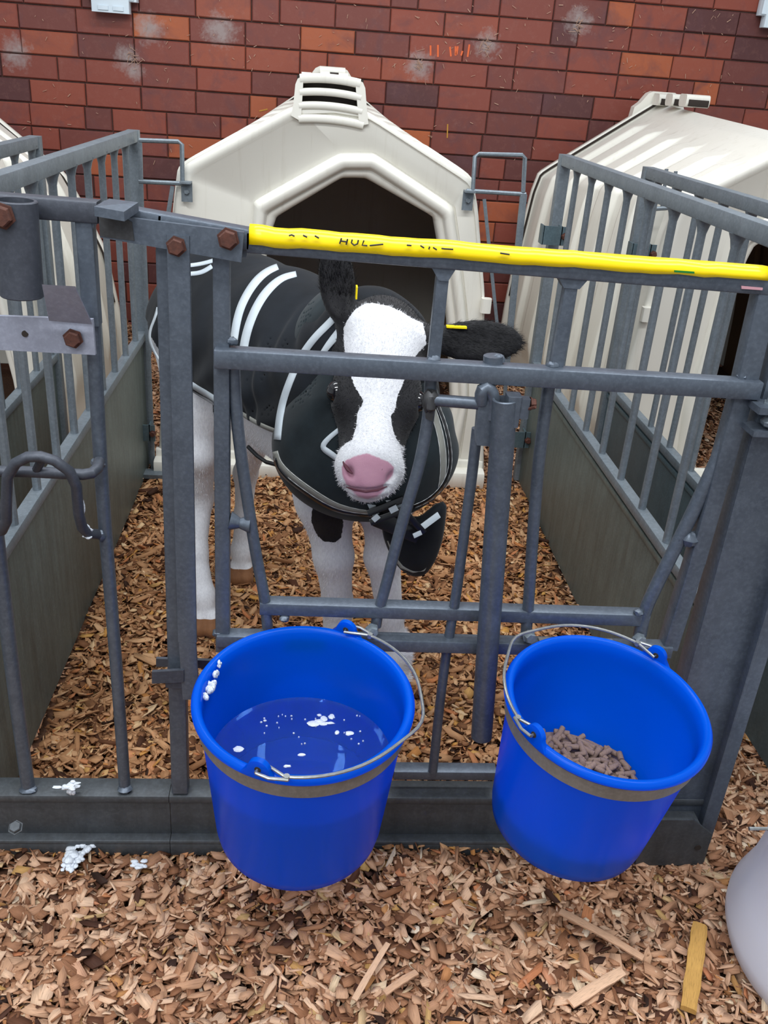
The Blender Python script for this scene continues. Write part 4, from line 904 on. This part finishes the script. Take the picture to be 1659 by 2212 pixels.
def field(prs, cts, lo, hi, h, fn=None):
    lo = np.array(lo, float); n = np.ceil((np.array(hi)-lo)/h).astype(int)+1
    X = [lo[i]+h*np.arange(n[i]) for i in range(3)]; F = np.full(n, 1.0, np.float32)
    def sub(c0, c1, rad):
        sl = []
        for i in range(3):
            a = int(max(0, np.floor((min(c0[i], c1[i])-rad-lo[i])/h))); b = int(min(n[i], np.ceil((max(c0[i], c1[i])+rad-lo[i])/h)+1)); sl.append(slice(a, max(b, a)))
        P = np.stack(np.meshgrid(X[0][sl[0]], X[1][sl[1]], X[2][sl[2]], indexing='ij'), -1); return tuple(sl), P
    for p in prs:
        rad = (max(p[3], p[4]) if p[0] == 'c' else max(p[2]))+.09; sl, P = sub(p[1], p[2] if p[0] == 'c' else p[1], rad)
        if P.size == 0: continue
        d, k = prim_d(P, p); F[sl] = smin(F[sl], d, k)
    for p in cts:
        sl, P = sub(p[1], p[1], max(p[2])+.04); d, k = prim_d(P, p); F[sl] = smax(F[sl], -d, k)
    if fn is not None:
        P = np.stack(np.meshgrid(*X, indexing='ij'), -1); F = fn(P, F)
    return F, lo
def quads_mesh(name, V, Q, mat, parent):
    me = bpy.data.meshes.new(name); me.vertices.add(len(V)); me.vertices.foreach_set('co', V.astype(np.float32).ravel())
    me.loops.add(Q.size); me.loops.foreach_set('vertex_index', Q.astype(np.int32).ravel()); me.polygons.add(len(Q)); me.polygons.foreach_set('loop_start', np.arange(0, Q.size, Q.shape[1], dtype=np.int32))
    me.polygons.foreach_set('use_smooth', [True]*len(Q)); me.update(); me.validate(); return link(name, me, mat, parent)
def toPX(V):
    D = V-CAM; w = D@CF; return np.stack([829.5+FPX*(D@CR)/w, 1106-FPX*(D@CU)/w], 1)
def poly_sd(P, poly):     # signed distance, + inside
    poly = np.array(poly, float); n = len(poly); d = np.full(len(P), 1e9); ins = np.zeros(len(P), bool)
    for i in range(n):
        a, b = poly[i], poly[(i+1) % n]; e = b-a; t = np.clip(((P-a)@e)/(e@e), 0, 1); d = np.minimum(d, np.linalg.norm(P-a-t[:, None]*e, axis=1))
        c = (a[1] > P[:, 1]) != (b[1] > P[:, 1]); xi = a[0]+(P[:, 1]-a[1])*(b[0]-a[0])/(b[1]-a[1]+1e-12); ins ^= c & (P[:, 0] < xi)
    return np.where(ins, d, -d)
Z4 = lambda L: [(540+x/2.765, 520+y/2.765) for x, y in L]
BLAZE = Z4([(650, 395), (690, 375), (740, 372), (830, 390), (900, 420), (960, 460), (1030, 490), (1050, 560), (1052, 620), (1005, 670), (972, 710), (930, 800), (915, 850), (880, 930), (870, 1000), (840, 1050), (850, 1110), (870, 1180), (900, 1220), (960, 1250), (1000, 1262), (1040, 1500), (900, 1640), (480, 1640), (470, 1300), (540, 1240), (570, 1210), (610, 1190), (635, 1110), (640, 1030), (680, 960), (650, 910), (620, 860), (600, 790), (570, 690), (560, 600), (560, 520), (590, 460), (620, 420)])
PINK = Z4([(630, 1285), (700, 1268), (760, 1292), (830, 1322), (862, 1355), (850, 1405), (800, 1455), (812, 1490), (760, 1530), (700, 1545), (650, 1530), (580, 1492), (572, 1450), (550, 1400), (548, 1350), (572, 1312)])
def build_calf():
    h = .0042
    def nf(P, F):
        return F
    F, lo = field(prims, cuts, (-.45, .02, .0), (.40, 1.16, 1.02), h)
    # mouth line
    V, Q = surface_net(F, lo, h)
    # keep the soles flat on the bedding
    V[:, 2] = np.maximum(V[:, 2], .002)
    o = quads_mesh('calf', V, Q, M_HIDE, None)
    tag(o, 'black and white calf in a dark coat, looking out through the headlock gate', 'calf')
    N = np.zeros(len(V)*3, np.float32); o.data.vertices.foreach_get('normal', N); N = N.reshape(-1, 3)
    # crease for the mouth
    q = V-HP; U = (q@e1)/HL; Vv = q@e2; Ww = q@e3
    px = toPX(V); head = (V[:, 1] < .45) & (V[:, 2] > .55) & (U > -.4) & (U < 1.2) & (np.abs(Vv) < .1) & (Ww > -.16)
    mpl = poly_sd(px, [(742, 1052), (760, 1057), (790, 1060), (815, 1058), (840, 1050), (840, 1055), (815, 1063), (790, 1065), (760, 1062), (742, 1056)])
    g_ = np.exp(-(np.minimum(mpl, 0)/4.0)**2)*(head & (N@e3 > -.3)); V2 = V-N*(.0055*g_)[:, None]
    o.data.vertices.foreach_set('co', V2.astype(np.float32).ravel())
    b = np.ones(len(V))
    sd = poly_sd(px, BLAZE); b = np.where(head & (Ww > -.115), np.clip(.5-sd/14, 0, 1), b)
    body = ~head & ~((V[:, 1] < .42) & (V[:, 2] > .74))
    bb = np.zeros(len(V))
    bb = np.where((V[:, 1] < .66), np.clip(.5+poly_sd(px, [(676, 1085), (735, 1095), (742, 1130), (737, 1162), (722, 1172), (700, 1170), (684, 1155), (672, 1125)])/12, 0, 1), bb)
    bb = np.where((V[:, 1] > .66) & (V[:, 1] < 1.0), np.clip(.5+poly_sd(px, [(455, 800), (478, 800), (480, 925), (470, 925), (460, 890)])/8, 0, 1), bb)
    bb = np.maximum(bb, np.clip(.5+(V[:, 2]-.70)/.02, 0, 1)); bb = np.maximum(bb, np.where(V[:, 1] > 1.0, 1, 0))
    b = np.where(body, bb, b)
    pk = np.where(head & (Ww > -.13), np.clip(.5+poly_sd(px, PINK)/16, 0, 1), 0); hf = np.clip(.5-(V[:, 2]-.050)/.006, 0, 1)
    for nm, arr in (('black', b), ('pink', pk), ('hoof', hf)):
        a = o.data.attributes.new(nm, 'FLOAT', 'POINT'); a.data.foreach_set('value', arr.astype(np.float32))
    o.data.update()
    # short hair, thicker on ears, poll and chin
    rs = np.random.default_rng(3); ear = ((V[:, 0] > .225) | (V[:, 2] > .905)) & (V[:, 1] < .5)
    wgt = np.where(ear, 3.0, np.where(head, 1.3, .35))*(hf < .5)*(pk < .3)*(Ww > -5); vis = (N@CF < .35); wgt = wgt*vis*((V[:, 1] < .42) | (V[:, 2] < .60)); wgt /= wgt.sum()
    n = 42000; I = rs.choice(len(V), n, p=wgt); base = V2[I]+rs.normal(0, .0015, (n, 3)); nn = N[I]
    flow = np.where(ear[I][:, None], np.where((V[I, 0] > .225)[:, None], np.array([[1, 0, -.1]]), np.array([[-.1, 0, 1]])), np.where(head[I][:, None], -e1[None]*np.where(U[I] > .5, -.2, .8)[:, None]+e2[None]*(np.sign(Vv[I])*.3)[:, None], np.array([[0, 0, -1.0]])))
    d = flow+nn*rs.uniform(.06, .38, (n, 1))*np.where(ear[I], 1.6, 1.0)[:, None]+rs.normal(0, .22, (n, 3)); d /= np.linalg.norm(d, axis=1)[:, None]
    L = rs.uniform(.004, .0085, n)*np.where(ear[I], 1.5, np.where(head[I], .55, 1.0)); sd_ = np.cross(d, nn); sd_ /= np.linalg.norm(sd_, axis=1)[:, None]+1e-9
    w = .00034; P0 = base-sd_*w-nn*.001; P1 = base+sd_*w-nn*.001; P2 = base+d*L[:, None]
    HV = np.stack([P0, P1, P2], 1).reshape(-1, 3); HQ = np.arange(3*n).reshape(-1, 3)
    ho = quads_mesh('hair', HV, HQ, M_FUR, o); ho['kind'] = 'stuff'; a = ho.data.attributes.new('black', 'FLOAT', 'POINT'); a.data.foreach_set('value', np.repeat(b[I]+rs.normal(0, .08, n), 3).astype(np.float32))
    # eyes with lids
    for s in (-1, 1):
        c = hw(.462, s*.0640, -.046); mb = MB(); lathe(mb, c-e2*s*.017, tuple(e2*s), [(max(.0002, .0205*sin(t)), .0205*(1-cos(t))+.0) for t in np.linspace(.01, pi-.01, 16)][::-1], 24); mb.build('eye', M_EYE, o, 80)
        mb = MB(); rim_ = []
        for k in range(20):
            t = 2*pi*k/20; rim_.append(c+e1*.0175*cos(t)*.75+e3*.0165*sin(t)+e2*s*(.0085-.004*abs(cos(t))))
        mb.tube(rim_, .0019, 8, closed=True); mb.build('eyelid', M_LID, o)
    # nostrils
    for s in (-1, 1):
        pts = [(s*k1+788, k2) for k1, k2 in ((46, 997), (42, 1006), (36, 1015), (27, 1023))]
        P = []
        for x, y in pts:
            d = _ray(x, y); t = 1.0
            for _ in range(40):
                p = CAM+d*t; dd = min(float(prim_d(p[None], q_)[0][0]) for q_ in prims if q_[0] == 'e' and q_[2][0] in (.047, .027, .022)); t += dd*.8
            P.append(CAM+d*t+d/np.linalg.norm(d)*.0012)
        mb = MB(); mb.tube(P, [.0020, .0032, .0032, .0014], 8); mb.build('nostril', M_NOSTRIL, o)
    P = []
    for x, y in ((748, 1052), (765, 1058), (790, 1062), (815, 1059), (836, 1051)):
        d = _ray(x, y); t = 1.0
        for _ in range(40): p = CAM+d*t; t += .8*min(float(prim_d(p[None], q_)[0][0]) for q_ in prims if q_[0] == 'e' and q_[2][0] in (.047, .027, .022))
        P.append(CAM+d*t)
    mb = MB(); mb.tube(P, [.0008, .0015, .0017, .0015, .0008], 8); mb.build('mouth_line', M_NOSTRIL, o)
    # yellow ear tags
    for (x, y, yy, w_, h_) in ((770, 631, .33, .003, .020), (986, 706, .350, .036, .0028)):
        c = PY(x, y, yy); mb = MB(); mb.box(c, w_, .012 if w_ > .01 else .02, h_, .001); mb.build('ear_tag', M_TAG, o)
    return o
calf = build_calf()

# the coat: shell around the trunk, chest piece, flap, tapes, straps
A0v, C0v = np.array(A0), np.array(C0); axv = C0v-A0v; axl = np.linalg.norm(axv); axn = axv/axl; sidev = np.cross((0, 0, 1), axn); sidev /= np.linalg.norm(sidev)
def coat_d(P):
    d = None
    for p in torso+[('c', (-.245, .88, .66), (-.262, .80, .55), .112, .080, .05), ('c', (-.13, .95, .66), (-.12, .88, .56), .11, .078, .05), ('c', (.04, .50, .62), (-.10, .78, .60), .145, .135, .05), ('c', (.07, .50, .70), (.11, .42, .79), .125, .10, .05)]:
        q, k = prim_d(P, p); d = q if d is None else smin(d, q, k)
    s = (P-A0v)@axn; t = (P-A0v)@sidev
    fold = .0042*np.sin(46*s+22*P[..., 2]+3*np.sin(20*P[..., 2]))*np.clip((.9-P[..., 2])/.2, .3, 1)+.0045*np.sin(75*P[..., 2]-50*s+2*np.sin(30*s))*np.exp(-((s-.08)/.12)**2)
    return d-.013+fold
def chest_d(P):
    d = d_ell(P, (.110, .378, .612), (.176, .130, .140)); d = smin(d, d_cone(P, (.108, .395, .69), (.098, .445, .775), .128, .090), .06); d = smin(d, d_cone(P, (.07, .50, .78), (.10, .44, .775), .105, .088), .05)
    return d+.004*np.sin(40*P[..., 0]-55*P[..., 2]+2*np.sin(25*P[..., 0]))*np.clip((P[..., 2]-.58)/.15, 0, 1)
def coat_shell(P, F):
    d = coat_d(P); s = (P-A0v)@axn; hem = np.interp(s, [-.2, .03, .144, .30, .393, .44, .48, .53, .60], [.64, .64, .628, .62, .612, .618, .635, .68, .70])
    front = P[..., 1]-.34
    return np.maximum(np.maximum(np.maximum(d, -d-.008), hem-P[..., 2]), -front)
def chest_shell(P, F):
    d = chest_d(P); low = .520+.0*P[..., 0]
    # open below and behind; cut away where the neck comes out at the top
    rear = P[..., 1]-.56; top = P[..., 2]-.93
    return np.maximum(np.maximum(np.maximum(d, -d-.008), rear), np.maximum(top, .486-P[..., 2]))
h = .0042
F, lo = field([], [], (-.46, .30, .42), (.30, 1.14, .96), h, coat_shell); V, Q = surface_net(F, lo, h); coat = quads_mesh('coat', V, Q, M_COAT, calf); coat['label'] = 'dark canvas coat with grey tapes'
F, lo = field([], [], (-.12, .20, .46), (.34, .58, .95), h, chest_shell); V, Q = surface_net(F, lo, h); chest = quads_mesh('coat_chest_piece', V, Q, M_COAT2, calf); chest['label'] = 'washed teal black chest piece of the coat'
def hit(px, py, fn, lift=.0015, t0=1.0, ymax=1.3):
    d = _ray(px, py); t = t0
    for _ in range(70):
        p = CAM+d*t; dd = float(fn(p[None])[0])
        t += dd*.7
        if t > 3: t = 2.0; break
    return CAM+d*t-d/np.linalg.norm(d)*lift
both = lambda P: np.minimum(coat_d(P), chest_d(P))
def ribbon(name, pts, wpx, fn, mat, parent, lift=.0014, thick=.0012, stitch=False, sub=4):
    P = np.array(pts, float); n = len(P); t = np.arange(n); tt = np.linspace(0, n-1, (n-1)*sub+1); S = np.stack([np.interp(tt, t, P[:, i]) for i in (0, 1)], 1)
    for _ in range(3): S[1:-1] = .25*S[:-2]+.5*S[1:-1]+.25*S[2:]
    T = np.gradient(S, axis=0); T /= np.linalg.norm(T, axis=1)[:, None]; Nn = np.stack([-T[:, 1], T[:, 0]], 1); v = []
    W_ = np.interp(tt, t, wpx) if hasattr(wpx, '__len__') else np.full(len(S), wpx)
    for s_, n_, w_ in zip(S, Nn, W_):
        for k in (-.5, 0, .5): q = s_+n_*k*w_; v.append(hit(q[0], q[1], fn, lift))
    v = np.array(v).reshape(-1, 3, 3)
    for _ in range(2): v[1:-1] = .25*v[:-2]+.5*v[1:-1]+.25*v[2:]
    m = len(v); v = v.reshape(-1, 3); f = [(i*3+k, i*3+k+1, (i+1)*3+k+1, (i+1)*3+k) for i in range(m-1) for k in (0, 1)]
    me = bpy.data.meshes.new(name); me.from_pydata([tuple(p) for p in v], [], f); me.polygons.foreach_set('use_smooth', [True]*len(f)); o = link(name, me, mat, parent)
    sm = o.modifiers.new('thickness', 'SOLIDIFY'); sm.thickness = thick; sm.offset = 0
    if stitch:
        c = v.reshape(-1, 3, 3)
        for k in (0, 2):
            P_ = []
            for i in range(0, m): a = c[i, k]*.9+c[i, 1]*.1; nrm = CAM-a; P_.append(a+nrm/np.linalg.norm(nrm)*.0014)
            mb = MB(); mb.tube(P_, [.0006 if i % 2 else .00025 for i in range(m)], 5); mb.build('stitching', M_STITCH, o)
    return o
R_ = lambda *a, **k: ribbon('reflective_tape', *a, **k)
R_([(600, 576), (578, 585), (556, 603), (535, 632), (519, 665), (510, 700), (505, 738)], [13, 15, 17, 17, 17, 17, 16], coat_d, M_STRIPE, coat)
R_([(640, 592), (612, 598), (588, 616), (566, 642), (548, 675), (535, 710), (527, 745), (524, 775)], [12, 14, 17, 18, 18, 18, 18, 17], coat_d, M_STRIPE, coat)
R_([(404, 574), (425, 572), (448, 567), (470, 560)], 8, coat_d, M_STRIPE, coat); R_([(404, 592), (425, 591), (440, 587), (458, 575)], 9, coat_d, M_STRIPE, coat)
R_([(735, 672), (712, 698), (684, 724), (659, 756), (640, 790), (624, 828), (611, 866), (603, 905), (599, 950)], 15, both, M_STRIPE, coat)
R_([(738, 710), (722, 730), (704, 752), (688, 778), (672, 800)], [16, 16, 13, 10, 5], both, M_STRIPE, coat)
T_ = lambda *a, **k: ribbon('binding', *a, **k)
T_([(409, 828), (430, 841), (455, 856), (470, 866)], 12, coat_d, M_STRIPE, coat); T_([(520, 892), (545, 908), (570, 922), (597, 932)], 9, coat_d, M_TRIM, coat)
T_([(411, 839), (432, 853), (457, 868), (472, 878)], 7, coat_d, M_BUCKLE, coat)
T_([(341, 664), (334, 690), (324, 712), (322, 735), (335, 765), (350, 785)], 5, coat_d, M_STRIPE, coat)
T_([(594, 975), (600, 1000), (622, 1024), (650, 1046), (690, 1074), (730, 1096), (780, 1106), (815, 1108)], [12, 13, 14, 14, 14, 12, 9, 7], chest_d, M_TRIM, chest, stitch=True)
T_([(594, 990), (598, 1010), (618, 1034), (648, 1057), (688, 1085), (728, 1106), (780, 1114), (820, 1115)], [7, 7, 7, 7, 7, 6, 5, 4], chest_d, M_BUCKLE, chest, lift=.003)
T_([(930, 872), (942, 905), (953, 945), (958, 985), (958, 1025), (950, 1055)], [14, 14, 14, 14, 13, 8], chest_d, M_TRIM, chest, stitch=True)
T_([(944, 872), (960, 910), (970, 950), (974, 985), (972, 1020), (955, 1055), (925, 1082), (895, 1094)], 8, chest_d, M_BUCKLE, chest, lift=.003, stitch=True)
R_([(733, 928), (712, 944), (692, 966), (712, 978), (733, 994)], [10, 10, 13, 13, 12], chest_d, M_STRIPE, chest)
# hanging flap below the chest
flap = [(828, 1112), (860, 1108), (905, 1128), (960, 1080), (956, 1125), (950, 1165), (936, 1208), (915, 1238), (893, 1240), (868, 1226), (848, 1195), (834, 1160)]
def flap_mesh():
    c = np.mean(flap, axis=0); N = len(flap); P = []
    tt = np.linspace(0, N, 4*N, endpoint=False); ol = np.array(flap+[flap[0]], float)
    O = np.stack([np.interp(tt, np.arange(N+1), ol[:, i]) for i in (0, 1)], 1)
    for _ in range(2): O = .25*np.roll(O, 1, 0)+.5*O+.25*np.roll(O, -1, 0)
    v = []; m = len(O)
    for q in (1, .96, .85, .65, .4, .15, .01):
        for p in O:
            x, y = c+(p-c)*q; v.append(PY(x, y, .345-.030*sqrt(max(0, 1-q*q))-.02*(1240-y)/130.))
    f = [(i*m+k, i*m+(k+1) % m, (i+1)*m+(k+1) % m, (i+1)*m+k) for i in range(6) for k in range(m)]+[tuple(range(6*m, 7*m))]
    mb = MB(); mb.add(v, f); o = mb.build('coat_flap', M_COAT, calf, 60); s = o.modifiers.new('thickness', 'SOLIDIFY'); s.thickness = .006; s.offset = 1
    mb = MB(); pts = [(838, 1168), (850, 1196), (868, 1222), (893, 1232), (914, 1230), (932, 1208)]
    mb.tube([PY(x, y, .335-.02*(1240-y)/130.-.006) for x, y in pts], [.002, .004, .0055, .0055, .0045, .002], 8); mb.build('binding', M_TRIM, o)
    return o
fl = flap_mesh()
def strap(p, q, w, y0, y1, mat, name='strap', t=.003):
    mb = MB(); a, b = PY(p[0], p[1], y0), PY(q[0], q[1], y1); mb.bar(a, b, w, t, (0, -1, .3), .0006); return mb.build(name, mat, fl)
strap((822, 1052), (862, 1100), .018, .262, .262, M_STRIPE); strap((795, 1074), (812, 1112), .013, .262, .262, M_STRIPE)
strap((795, 1108), (872, 1078), .012, .255, .255, M_BUCKLE, 'buckle', .010); strap((800, 1128), (880, 1098), .012, .253, .253, M_BUCKLE, 'buckle', .010)
strap((806, 1124), (818, 1114), .010, .243, .243, M_STRIPE, 'strap_end'); strap((842, 1104), (858, 1096), .011, .243, .243, M_STRIPE, 'strap_end')
strap((812, 1120), (905, 1158), .030, .268, .272, M_BUCKLE); strap((880, 1112), (915, 1150), .012, .258, .262, M_BUCKLE, 'buckle', .009)
strap((910, 1140), (948, 1112), .012, .262, .285, M_STRIPE); strap((893, 1158), (910, 1150), .009, .252, .256, M_STRIPE, 'strap_end')
# strap under the belly
mb = MB(); mb.tube([PY(a, b, y) for a, b, y in ((536, 965, .60), (556, 985, .57), (575, 998, .54), (597, 1004, .50))], .0045, 8); mb.build('belly_strap', M_BUCKLE, calf)
